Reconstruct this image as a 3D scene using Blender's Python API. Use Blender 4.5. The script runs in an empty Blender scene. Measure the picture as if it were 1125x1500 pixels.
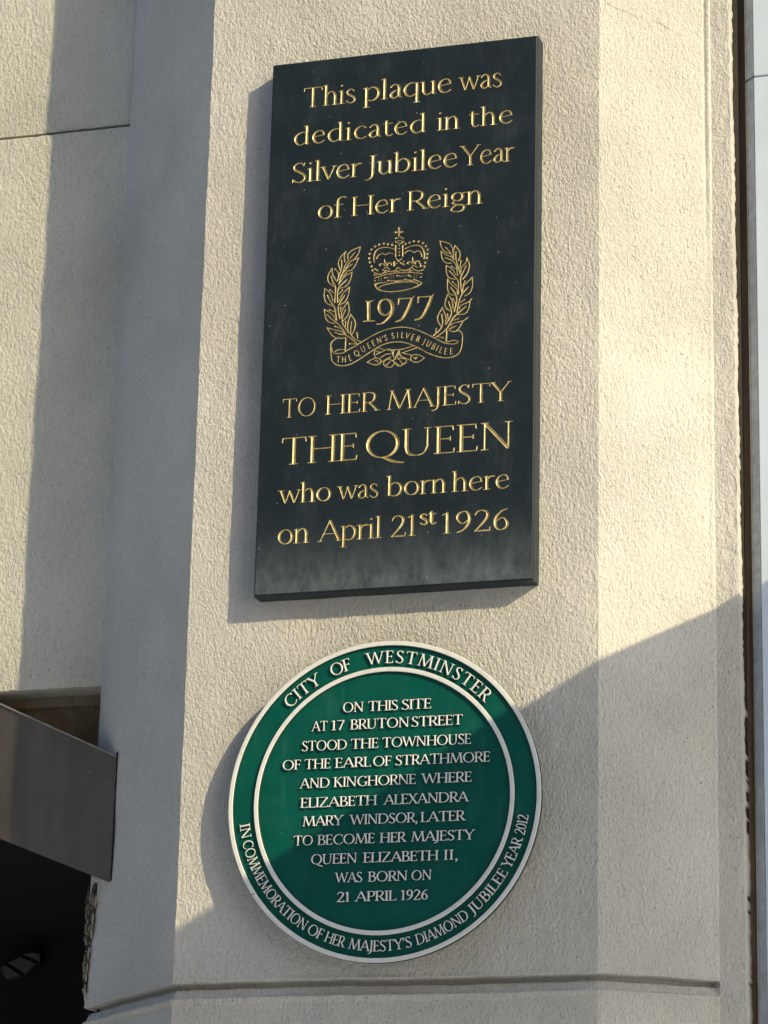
import bpy, bmesh, math, random
import numpy as np
from mathutils import Matrix, Vector, noise as mnoise
from mathutils.geometry import delaunay_2d_cdt

random.seed(7)
sc = bpy.context.scene
COL = sc.collection
R = math.radians

# ------------------------------------------------------------------ camera
# metres; x along the facade, y into the building, z up from the pavement
Z0 = 2.89                                   # height of the slate plaque's lower edge
FPX = 4434.4
YAW, PITCH, ROLL = 0.30230, 0.29949, 0.023565
CAM = np.array([1.58118, -4.38144, -1.29057])    # z relative to Z0
def cam_axes():
    cy, sy, cp, sp, cr, sr = (math.cos(YAW), math.sin(YAW), math.cos(PITCH), math.sin(PITCH), math.cos(ROLL), math.sin(ROLL))
    f = np.array([-sy*cp, cy*cp, sp]); r0 = np.array([cy, sy, 0.0]); u0 = np.cross(r0, f)
    return cr*r0 + sr*u0, -sr*r0 + cr*u0, f
CR, CU, CF = cam_axes()
cd = bpy.data.cameras.new('camera'); cam = bpy.data.objects.new('camera', cd); COL.objects.link(cam)
cd.sensor_width = 36.0; cd.lens = FPX/1500*36.0; cd.clip_start = 0.05; cd.clip_end = 500
m = Matrix.Identity(4)
for i in range(3):
    m[i][0], m[i][1], m[i][2] = CR[i], CU[i], -CF[i]
    m[i][3] = CAM[i] + (Z0 if i == 2 else 0)
cam.matrix_world = m
sc.camera = cam

# ------------------------------------------------------------------ sky, sun, exposure
SUN = Vector((1.66, -1.0, 0.98)).normalized()        # towards the sun
EL = math.asin(SUN.z); AZ = math.atan2(SUN.x, SUN.y)
w = bpy.data.worlds.new('World'); sc.world = w; w.use_nodes = True
nt = w.node_tree; bg = nt.nodes['Background']
sky = nt.nodes.new('ShaderNodeTexSky'); sky.sky_type = 'NISHITA'; sky.sun_disc = False
sky.sun_elevation = EL; sky.sun_rotation = AZ; sky.air_density = 1.0; sky.dust_density = 0.7
nt.links.new(sky.outputs[0], bg.inputs[0]); bg.inputs[1].default_value = 0.15
sd = bpy.data.lights.new('sun', 'SUN'); sd.energy = 2.45; sd.angle = R(0.53); sd.color = (1.0, 0.86, 0.52)
so = bpy.data.objects.new('sun', sd); COL.objects.link(so)
so.rotation_euler = (-SUN).to_track_quat('-Z', 'Y').to_euler(); so.location = (6, -6, 9)
sc.view_settings.view_transform = 'Standard'; sc.view_settings.look = 'None'
sc.view_settings.exposure = 0.60; sc.view_settings.gamma = 1.0

# ------------------------------------------------------------------ helpers
def tag(o, label=None, cat=None, group=None, kind=None):
    for k, v in (('label', label), ('category', cat), ('group', group), ('kind', kind)):
        if v: o[k] = v
    return o
def thing(name, label, cat, loc=(0, 0, 0), group=None):
    o = bpy.data.objects.new(name, None); COL.objects.link(o); o.location = loc; o.empty_display_size = 0.05
    return tag(o, label, cat, group)
def mesh_obj(name, verts, faces, mats, parent=None, fmat=None, smooth=False):
    """verts in world metres (z already absolute); parented objects keep their world place"""
    me = bpy.data.meshes.new(name)
    off = Vector(parent_origin(parent)) if parent else Vector((0, 0, 0))
    me.from_pydata([(v[0]-off.x, v[1]-off.y, v[2]-off.z) for v in verts], [], faces)
    for mt in (mats if isinstance(mats, (list, tuple)) else [mats]): me.materials.append(mt)
    if fmat is not None: me.polygons.foreach_set('material_index', fmat)
    if smooth: me.polygons.foreach_set('use_smooth', [True]*len(me.polygons))
    me.update()
    o = bpy.data.objects.new(name, me); COL.objects.link(o)
    if parent: o.parent = parent
    return o
def parent_origin(p):
    v = Vector((0, 0, 0))
    while p: v += p.location; p = p.parent
    return v
def recalc(o):
    bm = bmesh.new(); bm.from_mesh(o.data); bmesh.ops.recalc_face_normals(bm, faces=bm.faces); bm.to_mesh(o.data); bm.free()
def box_data(x0, x1, y0, y1, z0, z1):
    v = [(x, y, z) for x in (x0, x1) for y in (y0, y1) for z in (z0, z1)]
    f = [(0, 1, 3, 2), (4, 6, 7, 5), (0, 4, 5, 1), (2, 3, 7, 6), (0, 2, 6, 4), (1, 5, 7, 3)]
    return v, f
def bevel_box(name, x0, x1, y0, y1, z0, z1, mat, parent=None, b=0.002, seg=2):
    v, f = box_data(x0, x1, y0, y1, z0, z1)
    o = mesh_obj(name, v, f, mat, parent)
    bm = bmesh.new(); bm.from_mesh(o.data)
    bmesh.ops.bevel(bm, geom=list(bm.edges), offset=b, segments=seg, affect='EDGES', profile=0.5)
    bmesh.ops.recalc_face_normals(bm, faces=bm.faces); bm.to_mesh(o.data); bm.free()
    return o
def prism(name, poly, z0, z1, mat, parent=None):
    n = len(poly)
    v = [(p[0], p[1], z0) for p in poly] + [(p[0], p[1], z1) for p in poly]
    f = [tuple(range(n))[::-1], tuple(range(n, 2*n))] + [(i, (i+1) % n, n+(i+1) % n, n+i) for i in range(n)]
    o = mesh_obj(name, v, f, mat, parent); recalc(o); return o

# ------------------------------------------------------------------ materials
class NB:
    def __init__(s, name):
        s.m = bpy.data.materials.new(name); s.m.use_nodes = True; s.t = s.m.node_tree
        s.b = s.t.nodes['Principled BSDF']
        s.geo = s.t.nodes.new('ShaderNodeNewGeometry')
    def n(s, typ, **kw):
        q = s.t.nodes.new(typ)
        for k, v in kw.items(): setattr(q, k, v)
        return q
    def l(s, a, b): s.t.links.new(a, b)
    def pos(s, scale=(1, 1, 1), rot=(0, 0, 0), loc=(0, 0, 0)):
        mp = s.n('ShaderNodeMapping'); mp.inputs['Scale'].default_value = scale
        mp.inputs['Rotation'].default_value = rot; mp.inputs['Location'].default_value = loc
        s.l(s.geo.outputs['Position'], mp.inputs['Vector']); return mp.outputs[0]
    def noise(s, vec, scale, detail=3, rough=0.55, dist=0.0):
        q = s.n('ShaderNodeTexNoise'); q.inputs['Scale'].default_value = scale; q.inputs['Detail'].default_value = detail
        q.inputs['Roughness'].default_value = rough; q.inputs['Distortion'].default_value = dist
        s.l(vec, q.inputs['Vector']); return q.outputs[0]
    def voro(s, vec, scale, feature='F1', rnd=1.0):
        q = s.n('ShaderNodeTexVoronoi'); q.feature = feature; q.inputs['Scale'].default_value = scale
        q.inputs['Randomness'].default_value = rnd; s.l(vec, q.inputs['Vector']); return q.outputs['Distance']
    def ramp(s, fac, stops):
        q = s.n('ShaderNodeValToRGB'); e = q.color_ramp.elements
        while len(e) < len(stops): e.new(0.5)
        for i, (p, c) in enumerate(stops):
            e[i].position = p; e[i].color = (c, c, c, 1) if not isinstance(c, tuple) else (*c, 1)
        s.l(fac, q.inputs[0]); return q.outputs[0]
    def mix(s, fac, a, b, mode='MIX'):
        q = s.n('ShaderNodeMix', data_type='RGBA', blend_type=mode)
        for inp, v in ((0, fac), (6, a), (7, b)):
            if isinstance(v, (int, float)): q.inputs[inp].default_value = v
            elif isinstance(v, tuple): q.inputs[inp].default_value = (*v, 1)
            else: s.l(v, q.inputs[inp])
        return q.outputs[2]
    def math(s, op, a, b=0.0, clamp=False):
        q = s.n('ShaderNodeMath', operation=op, use_clamp=clamp)
        for i, v in enumerate((a, b)):
            if isinstance(v, (int, float)): q.inputs[i].default_value = v
            else: s.l(v, q.inputs[i])
        return q.outputs[0]
    def bump(s, h, strength, distance, prev=None):
        q = s.n('ShaderNodeBump'); q.inputs['Strength'].default_value = strength; q.inputs['Distance'].default_value = distance
        s.l(h, q.inputs['Height'])
        if prev is not None: s.l(prev, q.inputs['Normal'])
        return q.outputs[0]
    def done(s, color=None, rough=None, normal=None, metal=None, spec=None, coat=None):
        for k, v in (('Base Color', color), ('Roughness', rough), ('Normal', normal), ('Metallic', metal), ('Specular IOR Level', spec), ('Coat Weight', coat)):
            if v is None: continue
            if isinstance(v, tuple): s.b.inputs[k].default_value = (*v, 1)
            elif isinstance(v, (int, float)): s.b.inputs[k].default_value = v
            else: s.l(v, s.b.inputs[k])
        return s.m

def stucco(name, base, dirt, grain=320.0, depth=0.0052, dirt_amt=0.5, cracks=()):
    b = NB(name)
    p0 = b.pos()
    pg = b.pos(scale=(1, 1, 0.62), rot=(0, R(24), 0))
    g1 = b.noise(pg, grain, 4.0, 0.62, 0.08)
    g2 = b.noise(pg, grain*0.52, 3.0, 0.55, 0.12)
    g3 = b.noise(p0, 9.0, 3.0, 0.5)
    pit = b.ramp(b.voro(p0, 70.0), [(0.0, 0.0), (0.13, 1.0)])
    pick = b.ramp(b.noise(p0, 26.0, 1.0), [(0.53, 0.0), (0.60, 1.0)])
    pits = b.math('MULTIPLY', b.math('SUBTRACT', 1.0, pit), pick)
    patch = b.ramp(b.noise(p0, 5.0, 2.0), [(0.35, 0.5), (0.65, 1.0)])
    h = b.math('ADD', b.math('MULTIPLY', g1, patch), b.math('MULTIPLY', g2, 0.7))
    h = b.math('SUBTRACT', h, b.math('MULTIPLY', pits, 0.7))
    n1 = b.bump(g3, 0.35, 0.008)
    n2 = b.bump(h, 1.0, depth, n1)
    c = b.mix(b.ramp(b.noise(p0, 3.2, 5.0, 0.6), [(0.40, 0.0), (0.75, dirt_amt)]), base, dirt)
    streak = b.ramp(b.noise(b.pos(scale=(9, 9, 0.7)), 3.0, 4.0, 0.6), [(0.5, 0.0), (0.8, 0.35*dirt_amt)])
    c = b.mix(streak, c, dirt)
    fine = b.ramp(g1, [(0.30, 0.80), (0.50, 1.0)])  # grain hollows darker: dirt plus occlusion put into the colour
    c = b.mix(1.0, c, fine, 'MULTIPLY')
    c = b.mix(b.math('MULTIPLY', pits, 0.6), c, (0.20, 0.18, 0.15))
    sep = b.n('ShaderNodeSeparateXYZ'); b.l(p0, sep.inputs[0])
    wob = b.math('MULTIPLY', b.math('SUBTRACT', b.noise(p0, 16.0, 6.0, 0.6), 0.5), 0.030)
    for (xa, za, xb, zb) in cracks:
        k = (zb-za)/(xb-xa)
        dz = b.math('SUBTRACT', b.math('SUBTRACT', sep.outputs[2], za+Z0), b.math('MULTIPLY', b.math('SUBTRACT', sep.outputs[0], xa), k))
        dz = b.math('ABSOLUTE', b.math('ADD', dz, wob))
        on = b.math('MULTIPLY', b.math('GREATER_THAN', sep.outputs[0], xa), b.math('LESS_THAN', sep.outputs[0], xb))
        fade = b.ramp(b.noise(p0, 22.0, 2.0), [(0.36, 0.0), (0.52, 1.0)])
        crack = b.math('MULTIPLY', b.math('MULTIPLY', b.ramp(dz, [(0.0, 1.0), (0.0006, 1.0), (0.0013, 0.0)]), on), fade)
        c = b.mix(b.math('MULTIPLY', crack, 0.4), c, (0.20, 0.18, 0.14))
    return b.done(c, 0.75, n2, spec=0.3)
M_STUCCO = stucco('painted_stucco', (0.76, 0.725, 0.67), (0.62, 0.575, 0.50), cracks=((0.566, 0.993, 0.685, 0.950),))
M_WALL = stucco('weathered_stucco', (0.80, 0.775, 0.68), (0.60, 0.58, 0.49), grain=280, depth=0.0052, dirt_amt=0.8)

def mat_reveal():
    b = NB('dirty_stone'); p = b.pos()
    n = b.noise(p, 24, 5, 0.7)
    c = b.mix(b.ramp(n, [(0.35, 0.0), (0.65, 1.0)]), (0.26, 0.205, 0.135), (0.42, 0.335, 0.225))
    return b.done(c, 0.85, b.bump(b.noise(p, 160, 4), 0.6, 0.002))
M_REVEAL = mat_reveal()

def mat_chip():
    b = NB('broken_plaster'); p = b.pos()
    n = b.noise(b.pos(scale=(1, 1, 0.35)), 150, 4, 0.7)
    c = b.mix(b.ramp(n, [(0.46, 0.0), (0.66, 1.0)]), (0.025, 0.02, 0.015), (0.30, 0.26, 0.20))
    return b.done(c, 0.9, b.bump(n, 1.0, 0.006))
M_CHIP = mat_chip()

def mat_slate():
    b = NB('honed_slate'); p = b.pos()
    base = b.mix(b.ramp(b.noise(p, 14, 4, 0.6), [(0.3, 0.0), (0.7, 1.0)]), (0.0145, 0.0225, 0.031), (0.021, 0.031, 0.040))
    # lime bloom: vertical smears, heavier in patches
    sm = b.noise(b.pos(scale=(1, 1, 0.22)), 130, 6, 0.72)
    cloud = b.ramp(b.noise(b.pos(scale=(1, 1, 0.6), loc=(3.1, 0, 0.4)), 19, 5, 0.65), [(0.47, 0.0), (0.66, 1.0)])
    bloom = b.math('MULTIPLY', b.ramp(sm, [(0.42, 0.1), (0.68, 1.0)]), cloud)
    sep = b.n('ShaderNodeSeparateXYZ'); b.l(b.geo.outputs['Position'], sep.inputs[0])
    zz = b.math('SUBTRACT', sep.outputs[2], Z0)
    lowz = b.n('ShaderNodeMapRange'); b.l(zz, lowz.inputs[0])
    for i, v in ((1, 0.15), (2, 0.015), (3, 0.0), (4, 1.0)): lowz.inputs[i].default_value = v
    wav = b.noise(b.pos(scale=(1, 1, 0.5)), 34, 7, 0.72)
    low = b.math('MULTIPLY', b.math('MULTIPLY', lowz.outputs[0], lowz.outputs[0]), b.ramp(wav, [(0.30, 0.15), (0.66, 1.0)]))
    tot = b.math('MAXIMUM', b.math('MULTIPLY', bloom, 0.20), low)
    nsep = b.n('ShaderNodeSeparateXYZ'); b.l(b.geo.outputs['True Normal'], nsep.inputs[0])
    tot = b.math('MULTIPLY', tot, b.math('LESS_THAN', nsep.outputs[1], -0.9))
    c = b.mix(tot, base, (0.140, 0.165, 0.182))
    sp = b.ramp(b.voro(p, 62), [(0.0, 1.0), (0.045, 1.0), (0.07, 0.0)])
    spk = b.math('MULTIPLY', sp, b.ramp(b.noise(p, 40, 1), [(0.50, 0.0), (0.56, 1.0)]))
    c = b.mix(b.math('MULTIPLY', spk, 0.75), c, (0.42, 0.45, 0.45))
    r = b.ramp(tot, [(0.0, 0.42), (1.0, 0.7)])
    return b.done(c, r, b.bump(b.noise(p, 260, 3), 0.12, 0.001), spec=0.2)
M_SLATE = mat_slate()

def mat_gold():
    b = NB('gilding'); p = b.pos()
    n = b.noise(p, 90, 4, 0.65)
    c = b.mix(b.ramp(n, [(0.30, 0.0), (0.62, 1.0)]), (0.48, 0.35, 0.14), (0.80, 0.68, 0.36))
    pale = b.ramp(b.noise(p, 30, 3), [(0.55, 0.0), (0.7, 0.6)])
    c = b.mix(pale, c, (0.90, 0.82, 0.58))
    return b.done(c, 0.42, b.bump(b.noise(p, 500, 2), 0.25, 0.0006), metal=0.35)
M_GOLD = mat_gold()

def mat_green():
    b = NB('green_enamel_paint'); p = b.pos()
    c = b.mix(b.ramp(b.noise(p, 12, 4, 0.6), [(0.3, 0.0), (0.7, 1.0)]), (0.0010, 0.088, 0.068), (0.0020, 0.116, 0.088))
    sc_ = b.ramp(b.noise(b.pos(scale=(1, 1, 0.25)), 60, 4, 0.7), [(0.56, 0.0), (0.75, 0.34)])
    c = b.mix(sc_, c, (0.05, 0.20, 0.15))
    sp = b.ramp(b.voro(p, 45), [(0.0, 1.0), (0.03, 1.0), (0.05, 0.0)])
    c = b.mix(b.math('MULTIPLY', sp, b.ramp(b.noise(p, 31, 1), [(0.55, 0.0), (0.60, 0.7)])), c, (0.2, 0.36, 0.3))
    return b.done(c, b.ramp(b.noise(p, 18, 5, 0.65), [(0.3, 0.26), (0.7, 0.52)]), b.bump(b.noise(p, 120, 3), 0.10, 0.001), spec=0.4)
M_GREEN = mat_green()
def mat_dkgreen():
    b = NB('shaded_green_edge'); p = b.pos()
    c = b.mix(b.noise(p, 40, 3), (0.004, 0.022, 0.018), (0.008, 0.04, 0.03))  # green darkened for the sides, their shade put into the colour
    return b.done(c, 0.5)
M_DKGREEN = mat_dkgreen()
def mat_white():
    b = NB('white_enamel_paint'); p = b.pos()
    c = b.mix(b.ramp(b.noise(p, 60, 4, 0.65), [(0.5, 0.0), (0.75, 0.5)]), (0.88, 0.88, 0.85), (0.62, 0.62, 0.56))
    sp = b.ramp(b.voro(p, 38), [(0.0, 1.0), (0.045, 1.0), (0.07, 0.0)])
    c = b.mix(b.math('MULTIPLY', sp, b.ramp(b.noise(p, 21, 1), [(0.58, 0.0), (0.62, 1.0)])), c, (0.10, 0.11, 0.09))
    return b.done(c, 0.5, b.bump(b.noise(p, 300, 2), 0.15, 0.0008))
M_WHITE = mat_white()

def mat_bronze():
    b = NB('dark_bronze_sheet'); p = b.pos()
    n = b.noise(b.pos(scale=(1, 1, 0.25)), 14, 4, 0.6)
    c = b.mix(b.ramp(n, [(0.35, 0.0), (0.7, 1.0)]), (0.118, 0.100, 0.080), (0.185, 0.156, 0.122))
    sp = b.ramp(b.voro(p, 38), [(0.0, 1.0), (0.05, 1.0), (0.08, 0.0)])
    c = b.mix(b.math('MULTIPLY', sp, b.ramp(b.noise(p, 17, 1), [(0.52, 0.0), (0.56, 0.8)])), c, (0.5, 0.48, 0.42))
    return b.done(c, 0.45, b.bump(b.noise(b.pos(scale=(1, 1, 8)), 60, 3), 0.08, 0.001), metal=0.3)
M_BRONZE = mat_bronze()
def plain(name, col, rough, scale=40, var=0.35, metal=0.0, bump=0.0, stretch=(1, 1, 1)):
    b = NB(name); p = b.pos(scale=stretch)
    n = b.noise(p, scale, 4, 0.6)
    c = b.mix(b.ramp(n, [(0.3, 0.0), (0.7, 1.0)]), tuple(x*(1-var) for x in col), tuple(min(1, x*(1+var)) for x in col))
    return b.done(c, rough, b.bump(n, bump, 0.003) if bump else None, metal=metal)
M_BLACK = plain('unlit_black', (0.006, 0.006, 0.006), 0.9)  # near-black colour stands in for the darkness of the unlit recess
M_TIMBER = plain('weathered_timber', (0.19, 0.125, 0.085), 0.85, 35, 0.45, bump=0.8, stretch=(1, 1, 0.12))
M_TRIM = plain('grey_blue_trim', (0.46, 0.52, 0.61), 0.3, 60, 0.2)
M_LIP = plain('pale_metal_lip', (0.50, 0.50, 0.48), 0.35, 60, 0.2)
M_CLAD = plain('pale_grey_cladding', (0.66, 0.75, 0.88), 0.25, 5, 0.06)
M_GROUT = plain('dark_joint', (0.035, 0.03, 0.025), 0.9, 80, 0.4)
M_PAVE = plain('pale_bounce_paving', (0.66, 0.66, 0.66), 0.8, 3, 0.15)

# ------------------------------------------------------------------ ground
def sheet(name, x0, x1, y0, y1, z, mat, label):
    o = mesh_obj(name, [(x0, y0, z), (x1, y0, z), (x1, y1, z), (x0, y1, z)], [(0, 1, 2, 3)], mat)
    tag(o, label, name, kind='structure'); return o
M_ROAD = plain('asphalt', (0.055, 0.055, 0.056), 0.85, 60, 0.3)
sheet('ground', -150, 150, -150, 60, -0.12, M_ROAD, 'dark asphalt of the street in front of the building')
v_, f_ = box_data(-60, 60, -10.5, 3.0, -0.119, 0.0)  # pavement made extra wide and pale to bounce light up
tag(mesh_obj('pavement', v_, f_, M_PAVE), 'pale stone pavement along the foot of the building, widened to bounce light', 'pavement', kind='structure')
def terrace():
    """added brick terrace, out of view: it closes off the left half of the sky"""
    t = thing('sky_block_terrace', 'added unseen brick terrace across the street, darkening the left sky', 'building', (-20, -13, -0.12))
    M_BR = plain('dark_brick', (0.13, 0.085, 0.065), 0.85, 8, 0.3); M_GL = plain('window_glass', (0.02, 0.025, 0.03), 0.08, 2, 0.2)
    v, f = box_data(-46, 12, -23, -13, -0.12, 15.5); mesh_obj('wall', v, f, M_BR, t)
    bevel_box('cornice', -46.2, 12.2, -13.0, -12.6, 14.2, 14.9, plain('portland_stone', (0.42, 0.40, 0.35), 0.8, 5, 0.2), t, b=0.05)
    for k in range(14):
        for j in range(4):
            x = -44+k*4.0; z = 1.2+j*3.3
            fr = bevel_box('window', x, x+1.5, -13.0, -12.94, z, z+2.3, M_LIP, t, b=0.02)
            v, f = box_data(x+.1, x+1.4, -12.94, -12.93, z+.1, z+2.2); mesh_obj('pane', v, f, M_GL, fr)
terrace()

# ------------------------------------------------------------------ stucco pier (one lofted sheet)
E0, E1, E2, E3 = (-0.370, 0.277), (-0.1224, 0.035), (0.5553, 0.035), (0.7205, 0.1275)
GZ = -0.609
def seg_pts(a, b, step):
    n = max(1, int(math.hypot(b[0]-a[0], b[1]-a[1])/step))
    return [(a[0]+(b[0]-a[0])*i/n, a[1]+(b[1]-a[1])*i/n) for i in range(n)]
def build_pier():
    prof = []
    def add(pts, tagn): prof.extend((p[0], p[1], tagn) for p in pts)
    add(seg_pts((E0[0], 0.9), (E0[0], E0[1]+0.002), 0.1), 'ret')
    add(seg_pts(E0, E1, 0.006), 'left')
    add(seg_pts(E1, E2, 0.006), 'front')
    c1 = (E3[0]-0.0165, E3[1]-0.0165*0.56); 
    add(seg_pts(E2, c1, 0.006), 'right')
    add(seg_pts(c1, E3, 0.0012), 'bead')
    add(seg_pts((E3[0]+0.0015, E3[1]+0.001), (0.757, 0.129), 0.0035), 'strip')
    add([(0.757, 0.129), (0.757, 0.134), (0.757, 0.16), (0.757, 0.5)], 'end')
    n = len(prof)
    nor = []
    for i in range(n):
        a = prof[max(0, i-1)]; b = prof[min(n-1, i+1)]
        d = Vector((b[0]-a[0], b[1]-a[1])); d.normalize(); nor.append((d.y, -d.x))
    zs = [-Z0]
    z = -0.80
    while z < 1.40:
        zs.append(z); z += 0.0010 if GZ-0.036 < z < GZ+0.012 else 0.0065
    zs.append(3.2)
    def groove(z):
        t = GZ - z
        pts = [(-0.008, 0.0), (-0.002, 0.0012), (0.0, 0.0), (0.0008, -0.022), (0.0078, -0.022), (0.0090, -0.0100), (0.0215, -0.0030), (0.0246, 0.0034), (0.0275, 0.0030), (0.0340, 0.0)]
        if t <= pts[0][0] or t >= pts[-1][0]: return 0.0
        for (a, u), (b, v) in zip(pts, pts[1:]):
            if a <= t <= b: return u + (v-u)*(t-a)/(b-a)
    V = []
    for z in zs:
        for i, (x, y, tg) in enumerate(prof):
            nx, ny = nor[i]; P = Vector((x, y, z))
            d = 0.0
            fine = -0.8 <= z <= 1.41
            if fine and tg != 'ret':
                d += 0.0016*mnoise.noise(P*14) + 0.0007*mnoise.noise(P*55)
                wob = 0.003*mnoise.noise(Vector((x*3, y*3, 7.7)) ) + 0.0012*mnoise.noise(P*30)
                if tg in ('left', 'front', 'right', 'bead'): d += groove(z + wob)
            if tg == 'bead':
                s = math.hypot(x-E3[0], y-E3[1])
                up = min(1, max(0, (z-0.55)/0.2)) * (0.75+0.5*mnoise.noise(Vector((0, 0, z*9))))
                low = 0.35*max(0, mnoise.noise(Vector((3, 1, z*14))))
                a = max(up, low)
                d += -0.0045*a*math.exp(-((s-0.0085)/0.0022)**2) + 0.0022*max(a, 0.3)*math.exp(-((s-0.002)/0.003)**2)
            if tg == 'strip' and x > 0.742:
                d += 0.0015*mnoise.noise(P*90)
            xx, yy = x + nx*d, y + ny*d
            if tg == 'strip' or tg == 'end':      # ragged outer edge that drifts with height
                t = max(0, min(1, (x-0.7235)/(0.757-0.7235)))
                tgt = 0.7523 + (1.04 - max(-0.8, min(1.4, z)))/1.71*0.0100
                xx += t*((tgt-0.757) + (0.0018*mnoise.noise(Vector((0, 3, z*45))) + 0.0020*mnoise.noise(Vector((5, 0, z*150)))))
            V.append((xx, yy, z + Z0))
    F = []
    for j in range(len(zs)-1):
        for i in range(n-1):
            a = j*n+i; F.append((a, a+1, a+n+1, a+n))
    pier = thing('stucco_pier', 'cream painted stucco pier with splayed sides carrying both plaques', 'pillar', (0.2, 0.035, 0))
    o = mesh_obj('pier_body', V, F, M_STUCCO, pier, smooth=False)
    # sharp arrises stay sharp, the rest is shaded smooth
    me = o.data; me.polygons.foreach_set('use_smooth', [True]*len(me.polygons))
    me.set_sharp_from_angle(angle=R(24))
    return pier
pier = build_pier()

# broken plaster arris beside the dark doorway
def build_chips():
    V, F = [], []
    nz, nu = 150, 9
    for j in range(nz):
        t = j/(nz-1); z = -0.585 + t*0.181
        wdt = 0.012 + 0.030*max(0, t)**1.4*(1-0.35*max(0, (t-.8)/.2)) + 0.004*mnoise.noise(Vector((1, 2, z*60)))
        for i in range(nu):
            u = i/(nu-1)
            x = E0[0] + 0.0015 - 0.006*(1-u) + wdt*u*0.75; y = E0[1] + 0.004 - wdt*u*0.72 + 0.012*(1-u)
            d = 0.0078 + 0.0030*mnoise.noise(Vector((x*160, y*160, z*50))) + 0.0012*mnoise.noise(Vector((x*300, 3, z*240)))
            if i == nu-1: d = 0.001
            V.append((x - 0.7*d, y - 0.7*d, z+Z0))
    for j in range(nz-1):
        for i in range(nu-1):
            a = j*nu+i; F.append((a, a+1, a+nu+1, a+nu))
    mesh_obj('broken_plaster_edge', V, F, M_CHIP, pier, smooth=True)
    V, F = [], []
    rnd = random.Random(3)
    def lump(c, r):
        b0 = len(V)
        for k in range(8):
            a = k*math.pi/4; V.append((c[0]+r[0]*math.cos(a), c[1]-0.3*r[1]*abs(math.sin(a)), c[2]+r[2]*math.sin(a)))
        V.append((c[0], c[1]-r[1], c[2]))
        for k in range(8): F.append((b0+k, b0+(k+1) % 8, b0+8))
    for k in range(60):
        t = rnd.random(); z = -0.588 + t*0.172
        u = rnd.random()*(0.45+1.0*t)
        lump((E0[0]-0.006+u*0.021, E0[1]+0.002-u*0.021, z+Z0), (0.0004+rnd.random()*0.0010, 0.0075, 0.001+rnd.random()**2*0.012))
    mesh_obj('plaster_flakes', V, F, plain('pale_plaster', (0.62, 0.56, 0.45), 0.9), pier, smooth=False)
build_chips()

# ------------------------------------------------------------------ recessed wall on the left
def build_left_wall():
    wall = thing('recessed_wall', 'weathered cream stucco wall set back behind the splayed pier with one horizontal joint', 'wall', (-1.2, 0.28, 0))
    def panel(name, z0, z1, y, jag_lo, jag_hi, mat):
        xs = [-3.0, -0.9]; x = -0.62
        while x < -0.33: xs.append(x); x += 0.004
        xs.append(-0.33)
        zs = [z0, z0+0.004, z0+0.012]; z = z0+0.03
        while z < min(z1, 1.45)-0.03: zs.append(z); z += 0.02
        if z1 > 1.5: zs += [1.45]
        zs += [z1-0.012, z1-0.004, z1]
        V = []
        n = len(xs)
        for j, z in enumerate(zs):
            for x in xs:
                P = Vector((x, 0, z)); d = 0.0018*mnoise.noise(P*12)
                zz = z
                if j == 0: d -= 0.0015; zz += jag_lo*mnoise.noise(Vector((x*70, 0, 0)))
                if j == 1: zz += jag_lo*mnoise.noise(Vector((x*70, 0, 0))); d -= 0.001
                if j == len(zs)-1: d -= 0.010; zz += jag_hi*mnoise.noise(Vector((x*60, 4, 0)))
                if j == len(zs)-2: d -= 0.002; zz += jag_hi*mnoise.noise(Vector((x*60, 4, 0)))
                V.append((x, y-d, zz+Z0))
        F = [(j*n+i, j*n+i+1, (j+1)*n+i+1, (j+1)*n+i) for j in range(len(zs)-1) for i in range(n-1)]
        b0 = len(V)                                    # soffit and top, back to the core
        for x in xs: V.append((x, y+0.075, z0+Z0))
        for i in range(n-1): F.append((i, b0+i, b0+i+1, i+1))
        b1 = len(V); top = (len(zs)-1)*n
        for x in xs: V.append((x, y+0.05, z1+Z0))
        for i in range(n-1): F.append((top+i, top+i+1, b1+i+1, b1+i))
        o = mesh_obj(name, V, F, mat, wall, smooth=True); recalc(o); o.data.set_sharp_from_angle(angle=R(32)); return o
    panel('upper_panel', 0.9898, 3.2, 0.2845, 0.0016, 0.0, M_WALL)
    panel('lower_panel', -0.060, 0.9853, 0.277, 0.0015, 0.0016, M_WALL)
    v, f = box_data(-3.0, -0.372, 0.300, 0.34, 0.95+Z0, 1.02+Z0); mesh_obj('joint_filler', v, f, M_GROUT, wall)
    # lintel under the panels, set deeper and stained brown
    v, f = box_data(-3.0, -0.372, 0.352, 0.50, -0.235+Z0, -0.055+Z0); mesh_obj('lintel', v, f, M_REVEAL, wall)
    bevel_box('lintel_moulding', -3.0, -0.3725, 0.338, 0.3515, -0.078+Z0, -0.0585+Z0, M_REVEAL, wall, b=0.003)
build_left_wall()

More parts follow.
